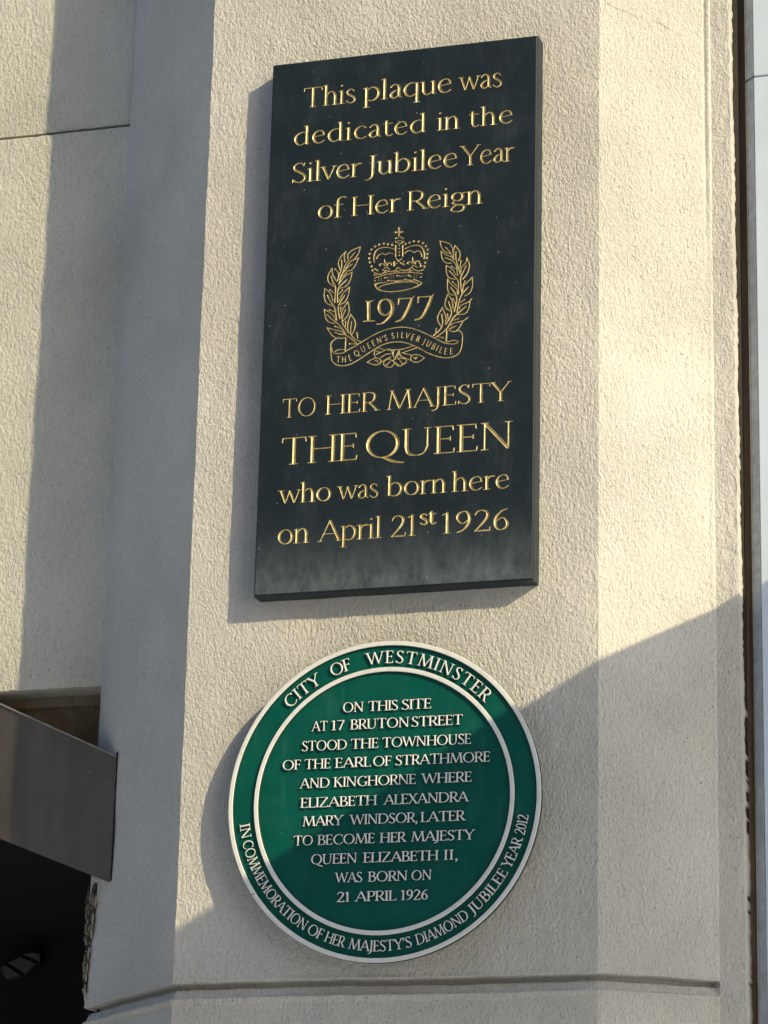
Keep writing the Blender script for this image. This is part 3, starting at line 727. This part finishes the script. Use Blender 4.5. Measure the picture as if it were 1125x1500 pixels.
# ------------------------------------------------------------------ slate plaque with cut and gilded writing
PW, PH, PT = 0.460, 0.9301, 0.035
def build_slate():
    root = thing('slate_plaque', 'dark slate slab with gilded lettering, crown and laurel emblem, upper of the two plaques', 'plaque', (PW/2, 0.0, Z0))
    K1 = 2.744; K3 = 2.557
    c1 = lambda x, y: (390+x/K1, 50+y/K1)
    c3 = lambda x, y: (360+x/K3, 540+y/K3)
    # text, crop, baseline (left, right) in the tracing, cap height in photo pixels, words with their spans
    lines = [
     ('This plaque was', c1, (180, 292), (940, 213), 29, [('This', 150, 360), ('plaque', 388, 745), ('was', 770, 948)]),
     ('dedicated in the', c1, (165, 440), (965, 362), 27, [('dedicated', 112, 642), ('in', 685, 780), ('the', 815, 990)]),
     ('Silver Jubilee Year', c1, (130, 597), (965, 512), 29, [('Silver', 105, 385), ('Jubilee', 398, 768), ('Year', 775, 998)]),
     ('of Her Reign', c1, (235, 740), (850, 684), 28, [('of', 208, 322), ('Her', 340, 540), ('Reign', 565, 872)]),
     ('TO HER MAJESTY', c3, (175, 183), (940, 122), 28, [('TO', 137, 262), ('HER', 297, 505), ('MAJESTY', 527, 998)]),
     ('THE QUEEN', c3, (180, 357), (970, 302), 40, [('THE', 133, 418), ('QUEEN', 450, 1000)]),
     ('who was born here', c3, (140, 503), (965, 452), 29, [('who', 118, 320), ('was', 340, 497), ('born', 525, 755), ('here', 770, 987)]),
     ('on April 21 1926', c3, (140, 655), (955, 607), 31, [('on', 120, 240), ('April', 268, 510), ('21', 545, 637), ('1926', 735, 985)]),
    ]
    groups = []        # (part name, label, V, F, rim)
    def put(V, F, rim, glyphs, z, h):
        for (gv2, gf, gr, _, _), x, sx in glyphs:
            b0 = len(V)
            for (u, v, d) in gv2: V.append((x+u*sx, z+v*h, min(d*h*1.5, 0.0028)))
            F.extend([[b0+i for i in f] for f in gf]); rim.extend((b0+a, b0+b) for a, b in gr)
    for txt, cf, bl, br, hp, words in lines:
        (xa, za), (xb, zb) = unproj(*cf(*bl), 0), unproj(*cf(*br), 0)
        z = (za+zb)/2
        mx, my = cf((bl[0]+br[0])/2, (bl[1]+br[1])/2)
        h = unproj(mx, my-hp, 0)[1]-unproj(mx, my, 0)[1]
        by = lambda x: bl[1]+(br[1]-bl[1])*(x-bl[0])/(br[0]-bl[0])
        V, F, rim = [], [], []
        W = [(t, unproj(*cf(a, by(a)), 0)[0], unproj(*cf(b, by(b)), 0)[0]) for t, a, b in words]
        put(V, F, rim, layout(W, F_CUT, h), z, h)
        if txt.startswith('on'):
            a, b = unproj(*cf(652, 580), 0)[0], unproj(*cf(716, 580), 0)[0]
            put(V, F, rim, layout([('st', a, b)], (.075, .03, .09, 1/40), h*.72), unproj(*cf(680, 583), 0)[1], h*.72)
            txt = 'on April 21st 1926'
        groups.append(('inscription_line', 'gilded line reading ' + txt, V, F, rim))
    # ---- emblem, traced
    ST, OW = [], []
    def tr(ox, oy, k, own):
        def f(pts, w=1.3, curve=True):
            P = []
            for p in pts:
                x, z = unproj(ox+p[0]/k, oy+p[1]/k, 0)
                P.append((x, z, (p[2] if len(p) > 2 else w)*0.00106/2))
            ST.append(smooth_pts(P, 6) if curve and len(P) > 2 else P); OW.append(own)
        return f
    NAMES = ['crown', 'year_number', 'laurel_branch', 'laurel_branch', 'ribbon_banner', 'banner_lettering', 'leaf_spray']
    # crown
    c = tr(530, 325, 10.227, 0)
    c([(190, 605, 1.6), (185, 530, 2.2), (205, 450, 2), (260, 400, 1.6), (340, 382, 1.3), (430, 390, 1.3), (495, 412, 1.2)])
    c([(225, 545, 2.2), (255, 500, 1.6), (310, 472, 1.2), (355, 490, 1.2), (410, 465, 1.2), (470, 480, 1.2)])
    c([(650, 400, 1.2), (720, 370, 1.3), (810, 350, 1.4), (890, 370, 2), (935, 440, 2.6), (945, 500, 2.6), (935, 550, 1.8)])
    c([(645, 470, 1.2), (690, 435, 1.3), (740, 432, 1.2), (785, 458, 1.2), (830, 435, 1.3), (880, 450, 1.6), (905, 520, 2)])
    c([(512, 355), (512, 515)], 2.5); c([(618, 355), (618, 510)], 2.5)
    def dot(f, x, y, d): f([(x, y), (x+1, y)], d, False)
    for y in (352, 400, 450, 497): dot(c, 565, y, 2.6)
    c([(515, 545, 1.2), (555, 590, 2.6)], curve=False); c([(555, 590, 2.6), (605, 545, 1.2)], curve=False)
    for px, py, w_ in ((560, 92, 3.2), (512, 155, 3.6), (612, 150, 3.2), (560, 205, 2.6)):
        c([(px, py, w_), (562, 152, 1.0)], curve=False)
    c([(512, 245, 2.4), (555, 235, 1.2)], curve=False); c([(580, 225, 1.4), (620, 248, 2.4)], curve=False)
    c([(508, 295, 2.4), (545, 318, 1.4), (590, 318, 1.4), (628, 295, 2.4)]); c([(540, 285), (575, 278), (605, 285)], 1.0)
    for x, y in ((460, 345), (395, 335), (335, 325), (265, 340), (205, 368), (150, 412), (122, 478), (115, 545), (125, 605), (150, 665), (165, 725)): dot(c, x, y, 3.7)
    for x, y in ((660, 330), (720, 312), (785, 290), (855, 292), (920, 318), (965, 362), (992, 415), (990, 480), (980, 540), (955, 610), (945, 668)): dot(c, x, y, 3.7)
    for dx, dy in ((0, 0), (418, -28)):
        c([(342+dx, 552+dy, .6), (350+dx, 595+dy, 2.6), (372+dx, 655+dy, 1.4)])
        c([(345+dx, 660+dy, 1.2), (325+dx, 632+dy, 1.6), (285+dx, 630+dy, 2), (268+dx, 645+dy, 2), (285+dx, 662+dy, 1.2)])
        c([(385+dx, 660+dy, 1.2), (395+dx, 622+dy, 1.6), (430+dx, 612+dy, 2), (450+dx, 628+dy, 2), (440+dx, 645+dy, 1.2)])
        c([(340+dx, 690+dy), (375+dx, 682+dy), (420+dx, 712+dy)], 1.3)
    c([(490, 602, 3.4), (490, 655, 3.4)], curve=False); c([(492, 630, 2), (535, 622, 1)], curve=False); c([(585, 615, 2.4), (640, 640, 2.8)], curve=False); dot(c, 632, 592, 2)
    c([(198, 702, 2), (240, 728, 2.6)], curve=False); dot(c, 322, 718, 2.4); c([(882, 625, 2), (885, 668, 2.8)], curve=False); c([(890, 665), (925, 655)], 1.4)
    c([(190, 765), (260, 785), (330, 760), (362, 722), (420, 745), (500, 730), (545, 683), (585, 715), (650, 725), (715, 708), (748, 678), (790, 715), (850, 735), (910, 720), (935, 705)], 1.5)
    c([(182, 795), (215, 800)], 1.6); c([(350, 765), (378, 745)], 1.2); c([(515, 742), (565, 735)], 1.6); c([(715, 735), (760, 725)], 1.4)
    c([(195, 840), (300, 805), (430, 775), (560, 760), (700, 755), (820, 765), (910, 775)], 1.4)
    dot(c, 202, 880, 2.4); dot(c, 890, 825, 2.6)
    for x, y in ((270, 857), (455, 815), (640, 800), (808, 815)):
        for dx in (-19, 19):
            for dy in (-15, 15): dot(c, x+dx, y+dy, 1.4)
    c([(340, 838, 2), (400, 830, 1.4)], curve=False); c([(530, 805, 2.2), (590, 812, 1.4)], curve=False); c([(700, 800, 2.6), (748, 822, 2)], curve=False)
    c([(205, 935, 3), (235, 1000, 2.2), (320, 1035, 1.5), (450, 1046, 1.5), (600, 1030, 1.5), (750, 995, 1.5), (860, 950, 2), (902, 912, 2.2)])
    c([(255, 990, 1.4), (300, 957, 1.4), (400, 928, 1.6), (550, 905, 1.6), (700, 898, 1.6), (810, 908, 1.6), (850, 940, 1.4)])
    c([(205, 940, 2.4), (260, 915, 2), (375, 905, 1.4)])
    for a, b in (((390, 880), (500, 882)), ((512, 892), (638, 872)), ((650, 860), (770, 888)), ((782, 862), (880, 900))): c([(*a, 2.2), (*b, 1.6)], curve=False)
    # year
    c = tr(520, 420, 9.375, 1)
    c([(188, 220), (190, 450)], 5.2, False); c([(155, 197, 1.4), (190, 215, 3), (258, 182, 1.2)], curve=False); c([(122, 476), (195, 468), (270, 468)], 1.7)
    c([(430, 168, 1.6), (360, 195, 3.2), (332, 275, 5.0), (352, 350, 4.0), (400, 390, 2), (450, 375, 1.5), (488, 330, 1.4)])
    c([(430, 168, 1.6), (490, 205, 4.2), (518, 285, 5.8), (495, 380, 4.8), (440, 450, 3.4), (375, 502, 2.4), (305, 513, 1.7)])
    for dx, dy in ((0, 0), (268, -24)):
        c([(600+dx, 240+dy, 2.4), (606+dx, 168+dy, 2.6)], curve=False); c([(606+dx, 166+dy), (790+dx, 155+dy)], 1.7, False)
        c([(785+dx, 165+dy, 4.4), (745+dx, 270+dy, 5), (695+dx, 370+dy, 4.4), (640+dx, 448+dy, 3.2), (562+dx, 480+dy, 1.7)])
        c([(785+dx, 165+dy, 2), (815+dx, 125+dy, .8)], curve=False)
    # left laurel
    c = tr(465, 350, 9.375, 2)
    def lf(c, *rows):
        for r in rows: c(r[:-1], r[-1])
    lf(c, [(595, 105), (480, 155), (420, 215), (425, 285), 1.5], [(595, 105), (560, 210), (490, 290), (430, 300), 1.5], [(520, 180), (450, 265), 1.3],
       [(395, 170), (320, 250), (290, 330), (310, 415), 1.6], [(395, 170), (370, 230), (380, 320), 1.5], [(335, 290), (335, 380), (310, 480), (270, 580), 1.9],
       [(570, 260), (460, 310), (390, 400), 1.3], [(570, 260), (510, 380), (460, 430), (370, 440), 1.4], [(480, 345), (400, 405), (340, 490), (295, 625), 1.6],
       [(205, 400), (150, 500), (155, 590), (220, 650), 1.6], [(205, 400), (210, 480), (255, 570), 1.5], [(190, 510), (215, 590), (248, 650), (250, 740), (240, 870), 2.0],
       [(245, 415), (285, 460), (292, 520), 1.3], [(420, 300), (380, 370), (345, 470), (300, 560), 1.3],
       [(480, 455), (380, 510), (310, 600), 1.3], [(480, 455), (450, 570), (390, 650), (320, 675), 1.4], [(405, 560), (330, 630), (285, 700), (280, 870), 2.0], [(398, 468), (330, 525), 1.2],
       [(105, 680), (95, 790), (130, 880), (210, 920), 1.6], [(105, 680), (180, 750), (218, 850), 1.4], [(140, 775), (190, 870), (238, 940), (268, 1115), 2.0], [(175, 700), (225, 738), 1.3],
       [(445, 655), (350, 750), (300, 850), 1.3], [(445, 655), (425, 780), (380, 860), (320, 900), 1.5], [(375, 775), (310, 880), (288, 960), (312, 1095), 2.0], [(345, 700), (298, 755), 1.2],
       [(95, 965), (115, 1080), (160, 1140), (235, 1160), 1.6], [(95, 965), (200, 1030), (252, 1110), 1.4], [(135, 1040), (210, 1110), (300, 1180), (390, 1305), 1.7], [(170, 975), (232, 1000), 1.3],
       [(420, 860), (350, 970), (330, 1060), (345, 1110), 1.6], [(420, 860), (440, 980), (410, 1060), (360, 1120), 1.6], [(390, 970), (352, 1060), (350, 1160), (430, 1285), 1.8], [(325, 940), (320, 995), 1.3],
       [(135, 1220), (250, 1250), (330, 1270), (380, 1310), 1.3], [(135, 1220), (210, 1330), (290, 1365), (385, 1355), 1.6], [(240, 1280), (320, 1310), (400, 1322), (560, 1448), 1.7], [(245, 1200), (312, 1228), 1.4],
       [(460, 1035), (425, 1140), (420, 1240), (440, 1290), 1.7], [(460, 1035), (520, 1130), (515, 1230), (475, 1310), 1.7], [(472, 1135), (460, 1290), (510, 1370), (600, 1412), 1.7],
       [(390, 1135), (388, 1205), 1.3], [(545, 1290), (556, 1362), 1.7], [(445, 1440), (535, 1442), 1.4])
    for x, y in ((245, 415), (398, 468), (175, 700), (345, 700), (170, 975), (325, 940), (245, 1200), (390, 1135), (545, 1290), (445, 1440)): dot(c, x, y, 2.7)
    # right laurel
    c = tr(625, 345, 9.375, 3)
    lf(c, [(185, 75), (210, 170), (260, 225), (330, 250), 1.6], [(185, 75), (310, 110), (355, 170), (365, 235), 1.4], [(260, 160), (330, 240), (385, 330), 1.4],
       [(390, 135), (372, 210), (375, 285), 1.4], [(390, 135), (450, 210), (462, 280), (440, 345), 1.7], [(405, 220), (405, 310), (432, 420), (467, 535), 1.8],
       [(200, 215), (215, 310), (260, 370), (335, 380), 1.6], [(200, 215), (270, 265), (345, 295), (380, 335), 1.3], [(260, 305), (360, 350), (410, 420), (427, 550), 1.5],
       [(555, 305), (540, 370), (480, 440), (472, 500), 1.4], [(555, 305), (590, 410), (560, 520), (500, 595), 1.8], [(545, 415), (500, 510), (468, 600), (485, 785), 2.0],
       [(475, 345), (460, 440), 1.5], [(345, 425), (400, 455), 1.2],
       [(270, 410), (275, 510), (310, 580), (395, 600), 1.6], [(270, 410), (350, 460), (408, 545), 1.2], [(315, 485), (385, 560), (437, 640), (435, 805), 1.9],
       [(630, 570), (560, 640), (510, 690), (495, 760), 1.5], [(630, 570), (630, 700), (590, 790), (525, 830), 1.5], [(575, 705), (490, 800), (450, 900), (418, 1055), 1.8],
       [(530, 625), (500, 685), 1.3], [(360, 635), (415, 695), 1.2],
       [(290, 595), (290, 730), (320, 800), (375, 820), 1.7], [(290, 595), (340, 670), (410, 730), (425, 795), 1.3], [(335, 715), (402, 810), (415, 900), (383, 1042), 2.2],
       [(625, 860), (580, 910), (480, 955), (445, 1005), 1.4], [(600, 895), (580, 1000), (530, 1070), (440, 1085), 1.5], [(540, 975), (440, 1060), (370, 1130), (292, 1262), 2.2], [(520, 880), (468, 915), 1.3],
       [(290, 805), (255, 930), (275, 1000), (322, 1035), 1.7], [(290, 805), (350, 890), (365, 1000), 1.6], [(305, 910), (345, 1040), (322, 1130), (265, 1215), 2.2], [(365, 870), (400, 935), 1.5],
       [(220, 985), (155, 1110), (165, 1190), (200, 1245), 1.8], [(220, 985), (267, 1120), (262, 1185), 1.6], [(210, 1080), (222, 1200), (190, 1285), (100, 1370), 2.0],
       [(290, 1080), (300, 1170), 1.6], [(135, 1280), (128, 1345), 1.5],
       [(570, 1125), (500, 1170), (380, 1200), (330, 1230), 1.5], [(500, 1180), (440, 1280), (380, 1320), (310, 1300), 1.5], [(410, 1240), (320, 1278), 1.6], [(435, 1140), (380, 1160), 1.2],
       [(292, 1262), (230, 1325), (135, 1392), 1.8], [(225, 1402), (150, 1388), 1.6])
    for x, y in ((475, 345), (345, 425), (530, 625), (360, 635), (520, 880), (365, 870), (290, 1080), (435, 1140), (135, 1280), (225, 1402)): dot(c, x, y, 2.6)
    # ribbon
    a_ = lambda P: [(475+x/10.227, 470+y/10.227) for x, y in P]
    b_ = lambda P: [(575+x/10.227, 465+y/10.227) for x, y in P]
    c = tr(0, 0, 1, 4)
    c(a_([(330, 450), (500, 355), (650, 262), (800, 182), (950, 125)]) + b_([(130, 145), (300, 165), (450, 220), (600, 290), (720, 355), (820, 390), (920, 395), (982, 372), (960, 347), (900, 345), (830, 365)]), 1.4)
    c(a_([(180, 270), (120, 310), (100, 380), (105, 480), (118, 590), (180, 655), (280, 672), (400, 645), (550, 560), (700, 460), (850, 370), (1000, 322)]) + b_([(130, 368), (250, 395), (400, 460), (550, 540), (700, 590), (820, 603), (920, 585), (1000, 530), (1035, 450), (1050, 330), (1048, 250), (1020, 210), (970, 190)]), 1.6)
    c(a_([(112, 400), (132, 468), (190, 490), (280, 480), (330, 450)]), 1.3); c(a_([(165, 455), (220, 430), (290, 430), (325, 450)]), 1.4)
    c(a_([(328, 250), (318, 440)]), 2.3); c(b_([(818, 200), (808, 355)]), 2.4)
    # lettering on the ribbon: plain letters set along its curve
    base = a_([(170, 622), (215, 622), (300, 622), (410, 590), (510, 520), (600, 462), (690, 408), (760, 370), (850, 325), (945, 292), (1020, 272), (1095, 258)]) + b_([(145, 305), (215, 315), (290, 338), (370, 366), (450, 398), (525, 434), (595, 474), (655, 502), (715, 530), (790, 552), (885, 550), (930, 545)])
    BP = [unproj(x, y, 0) for x, y in base]
    bp = [(p[0], p[1], 0) for p in BP]; bp = smooth_pts(bp, 10)
    cum = [0.0]
    for p, q in zip(bp, bp[1:]): cum.append(cum[-1]+math.hypot(q[0]-p[0], q[1]-p[1]))
    def at_x(xm):
        for k in range(len(bp)-1):
            if bp[k][0] <= xm <= bp[k+1][0]:
                k0, k1 = max(0, k-6), min(len(bp)-1, k+7)
                t = (xm-bp[k][0])/(bp[k+1][0]-bp[k][0])
                return bp[k][1]+t*(bp[k+1][1]-bp[k][1]), math.atan2(bp[k1][1]-bp[k0][1], bp[k1][0]-bp[k0][0])
        return bp[-1][1], 0.0
    LET = [('T', *a_([(215, 0)])[0]), ('H', *a_([(305, 0)])[0]), ('E', *a_([(408, 0)])[0]), ('Q', *a_([(510, 0)])[0]), ('U', *a_([(603, 0)])[0]), ('E', *a_([(688, 0)])[0]), ('E', *a_([(755, 0)])[0]), ('N', *a_([(835, 0)])[0]), ("'", *a_([(892, 0)])[0]), ('S', *a_([(930, 0)])[0]),
           ('S', *a_([(1032, 0)])[0]), ('I', *a_([(1097, 0)])[0]), ('L', *b_([(145, 0)])[0]), ('V', *b_([(212, 0)])[0]), ('E', *b_([(288, 0)])[0]), ('R', *b_([(368, 0)])[0]), ('J', *b_([(458, 0)])[0]), ('U', *b_([(525, 0)])[0]), ('B', *b_([(598, 0)])[0]), ('I', *b_([(655, 0)])[0]), ('L', *b_([(715, 0)])[0]), ('E', *b_([(795, 0)])[0]), ('E', *b_([(885, 0)])[0])]
    hh = 0.0103
    for ch, px, _ in LET:
        xm = unproj(px, 505, 0)[0]; z, an = at_x(xm)
        adv = GL[ch][0]*0.82; ca, sa = math.cos(an*.85), math.sin(an*.85)
        for s in glyph_strokes(ch, .062, .05, 0):
            if ch == 'J': s = [(x+.02, max(y, -.12), r) for x, y, r in s]
            ST.append([(xm+((x*.82-adv/2)*ca-y*sa)*hh, z+((x*.82-adv/2)*sa+y*ca)*hh, r*hh) for x, y, r in s]); OW.append(5)
    # spray and bow under the ribbon
    c = tr(0, 0, 1, 6)
    for P in ([(645, 620), (720, 575), (800, 560), (850, 590), (830, 640), (780, 660), (710, 645), (645, 620)], [(765, 597), (805, 595), (800, 620)], [(760, 440), (750, 500), (775, 550)], [(800, 405), (850, 415), (910, 440)],
              [(760, 440), (830, 470)], [(780, 500), (880, 455), (960, 420), (1010, 440), (1022, 485)], [(850, 545), (930, 500), (1000, 492)], [(960, 568), (900, 605), (895, 655), (940, 690), (1010, 690), (1050, 635)], [(970, 570), (1060, 620), (1125, 672)],
              [(1042, 440), (1030, 500), (1045, 545)], [(1125, 440), (1090, 500), (1060, 565)], [(820, 640), (900, 590), (1000, 540)], [(930, 660), (990, 610)]): c(a_(P), 1.4)
    for P in ([(-60, 440+50), (60, 482), (150, 475), (310, 425)], [(20, 500), (10, 570)], [(110, 500), (75, 590)], [(150, 530), (375, 450)], [(110, 530), (130, 580), (270, 640)], [(180, 540), (280, 562)],
              [(480, 605), (420, 570), (350, 555), (290, 570), (280, 640), (350, 670), (410, 655), (480, 605)], [(320, 605), (370, 595), (345, 622)], [(10, 640), (60, 615), (150, 612), (205, 635), (205, 675), (160, 695), (110, 640), (85, 615)], [(15, 650), (60, 705), (110, 728), (200, 672)]): c(b_(P), 1.4)
    V, F, rim, own = stroke_mesh(ST, 0.00030, OW)
    V = [(x, z, min(d*1.4, 0.0028)) for x, z, d in V]
    cutV, cutE = [], []
    def add_cut(V, rim):
        mp = {}
        for a, b in rim:
            for k in (a, b):
                if k not in mp: mp[k] = len(cutV); cutV.append((V[k][0], V[k][1]))
            cutE.append((mp[a], mp[b]))
    add_cut(V, rim)
    # gilded meshes (V-cut: deepest along the middle of each stroke)
    def gild(name, V, F, parent):
        used = sorted({i for f in F for i in f}); mp = {k: i for i, k in enumerate(used)}
        return mesh_obj(name, [(V[k][0], V[k][2], V[k][1]+Z0) for k in used], [[mp[i] for i in f] for f in F], M_GOLD, parent)
    emb = {}
    for f, o_ in zip(F, own): emb.setdefault(o_, []).append(f)
    labs = ['gilded royal crown', 'gilded year number 1977', 'gilded laurel branch left of the crown', 'gilded laurel branch right of the crown', 'gilded ribbon banner under the year', '', 'gilded sprig and bow under the banner']
    objs = {}
    for k in (0, 1, 2, 3, 4, 6, 5):
        par = objs[4] if k == 5 else root
        objs[k] = gild(NAMES[k], V, emb[k], par)
        if labs[k]: objs[k]['label'] = labs[k]
    for name, lab, V2, F2, rim2 in groups:
        o = gild(name, V2, F2, root); o['label'] = lab
        add_cut(V2, rim2)
    # slab: front face with the cut outlines left open, eased edges, sides, back
    b = 0.0028
    n0 = len(cutV)
    cutV.extend([(b, b), (PW-b, b), (PW-b, PH-b), (b, PH-b)])
    cutE.extend([(n0, n0+1), (n0+1, n0+2), (n0+2, n0+3), (n0+3, n0)])
    res = delaunay_2d_cdt([Vector(p) for p in cutV], cutE, [], 0, 1e-8)
    vs, tri = res[0], res[2]
    # keep the slate, drop the triangles inside the cut outlines: every outline crossed flips the side
    wall_ = {tuple(sorted(e)) for e, src in zip(res[1], res[4]) if src}
    e2f = {}
    for k, f in enumerate(tri):
        for a, b_ in zip(f, list(f[1:])+[f[0]]): e2f.setdefault(tuple(sorted((a, b_))), []).append(k)
    side = {}; todo = []
    for e, ks in e2f.items():
        if len(ks) == 1: side[ks[0]] = 1; todo = [ks[0]]; break
    while todo:
        k = todo.pop(); f = tri[k]
        for a, b_ in zip(f, list(f[1:])+[f[0]]):
            e = tuple(sorted((a, b_)))
            for q in e2f[e]:
                if q not in side: side[q] = side[k] ^ (1 if e in wall_ else 0); todo.append(q)
    fs = [f for k, f in enumerate(tri) if side.get(k, 1)]
    V = [(p.x, 0.0, p.y+Z0) for p in vs]; F = [tuple(f) for f in fs]
    rings = []
    for ins, y in ((b, 0.0), (b*.35, b*.35), (0, b), (0, PT+0.004)):
        rings.append([len(V)+k for k in range(4)])
        V.extend([(ins, y, ins+Z0), (PW-ins, y, ins+Z0), (PW-ins, y, PH-ins+Z0), (ins, y, PH-ins+Z0)])
    for r0, r1 in zip(rings, rings[1:]):
        for k in range(4): F.append((r0[k], r0[(k+1) % 4], r1[(k+1) % 4], r1[k]))
    F.append(tuple(rings[-1]))
    mesh_obj('slab', V, F, M_SLATE, root)
    print('slate faces', len(fs), 'cut verts', len(cutV))
build_slate()

# ------------------------------------------------------------------ round green plaque with raised white writing
CX, CZ, CRAD, CIN = 0.2230, -0.33734, 0.2520, 0.2101
FIELD = 0.0045
def revolve(name, prof, mats, parent, fm=None, seg=240):
    V, F, FM = [], [], []
    n = len(prof)
    for k in range(seg):
        a = 2*math.pi*k/seg
        for r, y in prof: V.append((CX+r*math.cos(a), y, CZ+r*math.sin(a)+Z0))
    for k in range(seg):
        k2 = (k+1) % seg
        for i in range(n-1):
            F.append((k*n+i, k2*n+i, k2*n+i+1, k*n+i+1)); FM.append(fm[i] if fm else 0)
    o = mesh_obj(name, V, F, mats, parent, FM); recalc(o)
    me = o.data; me.polygons.foreach_set('use_smooth', [True]*len(me.polygons)); me.set_sharp_from_angle(angle=R(30))
    return o
def build_disc():
    root = thing('round_plaque', 'round green enamel plaque with raised white lettering and two white rings, below the slate', 'plaque', (CX, 0.0, CZ+Z0))
    revolve('dish', [(0.0002, FIELD), (CRAD-.006, FIELD), (CRAD-.001, 0.0048), (CRAD-.004, 0.012), (CRAD-.011, 0.033), (CRAD-.02, 0.037)], [M_GREEN, M_DKGREEN], root, [0, 0, 1, 1, 1])
    def ring(name, r0, r1):
        revolve(name, [(r0-.0012, FIELD+.0006), (r0, 0.0009), (r0+.0008, 0.0), (r1-.0008, 0.0), (r1, 0.0009), (r1+(.0012 if r1 < CRAD else 0.0003), FIELD+.0035 if r1 >= CRAD else FIELD+.0006)], [M_WHITE, M_DKGREEN], root, [1, 0, 0, 0, 1])
    ring('outer_ring', CRAD-.0072, CRAD)
    ring('inner_ring', CIN-.0072, CIN)
    font = F_RAISED
    def raised(name, glyphs, lab):
        """glyphs: (glyph, function mapping glyph units to (x, z), cap height)"""
        V, F, FM = [], [], []
        for (gv2, gf, gr, _, _), fn, h in glyphs:
            b0 = len(V)
            for u, v, d in gv2:
                x, z = fn(u, v); V.append((x, 0.0012-min(d*h*0.8, 0.0007), z+Z0))
            for f in gf: F.append([b0+i for i in f]); FM.append(0)
            mp = {}
            for a, b in gr:
                for k in (a, b):
                    if k not in mp:
                        mp[k] = len(V); x, z = fn(gv2[k][0], gv2[k][1]); V.append((x, FIELD+.0006, z+Z0))
                F.append([b0+a, b0+b, mp[b], mp[a]][::-1]); FM.append(1)
        o = mesh_obj(name, V, F, [M_WHITE, M_DKGREEN], root, FM); o['label'] = lab
    K = 2.296
    c4 = lambda x, y: (320+x/K, 930+y/K)
    lines = [
     ((417, 260), (714, 247), [('ON', 417, 487), ('THIS', 502, 602), ('SITE', 615, 714)]),
     ((310, 322), (815, 303), [('AT', 310, 365), ('17', 378, 422), ('BRUTON', 440, 640), ('STREET', 648, 820)]),
     ((285, 388), (845, 368), [('STOOD', 280, 430), ('THE', 444, 536), ('TOWNHOUSE', 550, 848)]),
     ((215, 452), (905, 428), [('OF', 214, 275), ('THE', 288, 375), ('EARL', 388, 512), ('OF', 518, 580), ('STRATHMORE', 594, 912)]),
     ((272, 515), (850, 494), [('AND', 270, 372), ('KINGHORNE', 384, 662), ('WHERE', 678, 850)]),
     ((275, 579), (840, 562), [('ELIZABETH', 272, 533), ('ALEXANDRA', 552, 843)]),
     ((282, 641), (830, 626), [('MARY', 280, 420), ('WINDSOR,', 437, 668), ('LATER', 677, 832)]),
     ((255, 706), (860, 690), [('TO', 252, 316), ('BECOME', 330, 524), ('HER', 540, 633), ('MAJESTY', 645, 863)]),
     ((312, 769), (800, 757), [('QUEEN', 310, 465), ('ELIZABETH', 484, 740), ('II,', 755, 803)]),
     ((390, 832), (715, 824), [('WAS', 388, 482), ('BORN', 500, 635), ('ON', 648, 716)]),
     ((398, 897), (702, 890), [('21', 397, 440), ('APRIL', 455, 597), ('1926', 612, 703)]),
    ]
    for bl, br, words in lines:
        (xa, za), (xb, zb) = unproj(*c4(*bl), 0), unproj(*c4(*br), 0)
        z0 = (za+zb)/2; mx, my = c4((bl[0]+br[0])/2, (bl[1]+br[1])/2)
        h = unproj(mx, my-14.6, 0)[1]-unproj(mx, my, 0)[1]
        W = [(t, unproj(*c4(a, bl[1]), 0)[0], unproj(*c4(b, bl[1]), 0)[0]) for t, a, b in words]
        G = [(g, (lambda u, v, x=x, sx=sx: (x+u*sx, z0+v*h)), h) for g, x, sx in layout(W, font, h)]
        raised('text_line', G, 'raised white line reading ' + ' '.join(t for t, _, _ in words))
    def arc(words, rb, h, inward, lab):
        for t, p, q in words:
            G = []
            def ang(pt):
                x, z = unproj(*c4(*pt), 0); return math.atan2(z-CZ, x-CX)
            a0, a1 = ang(p), ang(q)
            if inward and a0 > 0.3: a0 -= 2*math.pi
            if inward and a1 > 0.3: a1 -= 2*math.pi
            rm = rb + (-h*.5 if inward else h*.5)
            span = (a1-a0)*rm if inward else (a0-a1)*rm
            for g, x, sx in layout([(t, 0.0, span)], font, h, 1.15):
                def fn(u, v, x=x, sx=sx, a0=a0):
                    s = (x+u*sx)/rm
                    a = a0+s if inward else a0-s
                    r = rb-v*h if inward else rb+v*h
                    return CX+r*math.cos(a), CZ+r*math.sin(a)
                G.append((g, fn, h))
            raised('arc_word', G, lab + ' ' + t.replace("'", '’'))
    arc([('CITY', (225, 232), (345, 152)), ('OF', (378, 128), (443, 100)), ('WESTMINSTER', (492, 84), (914, 212))], 0.2165, 0.0198, False, 'raised white word on the upper arc reading')
    arc([('IN', (88, 634), (96, 683)), ('COMMEMORATION', (100, 690), (292, 985)), ('OF', (300, 990), (342, 1028)), ('HER', (350, 1032), (420, 1062)), ("MAJESTY'S", (431, 1062), (652, 1052)), ('DIAMOND', (666, 1045), (842, 945)), ('JUBILEE', (850, 938), (968, 795)), ('YEAR', (970, 787), (1018, 680)), ('2012', (1022, 672), (1038, 605))],
        0.2345, 0.0165, True, 'raised white word on the lower arc reading')
build_disc()
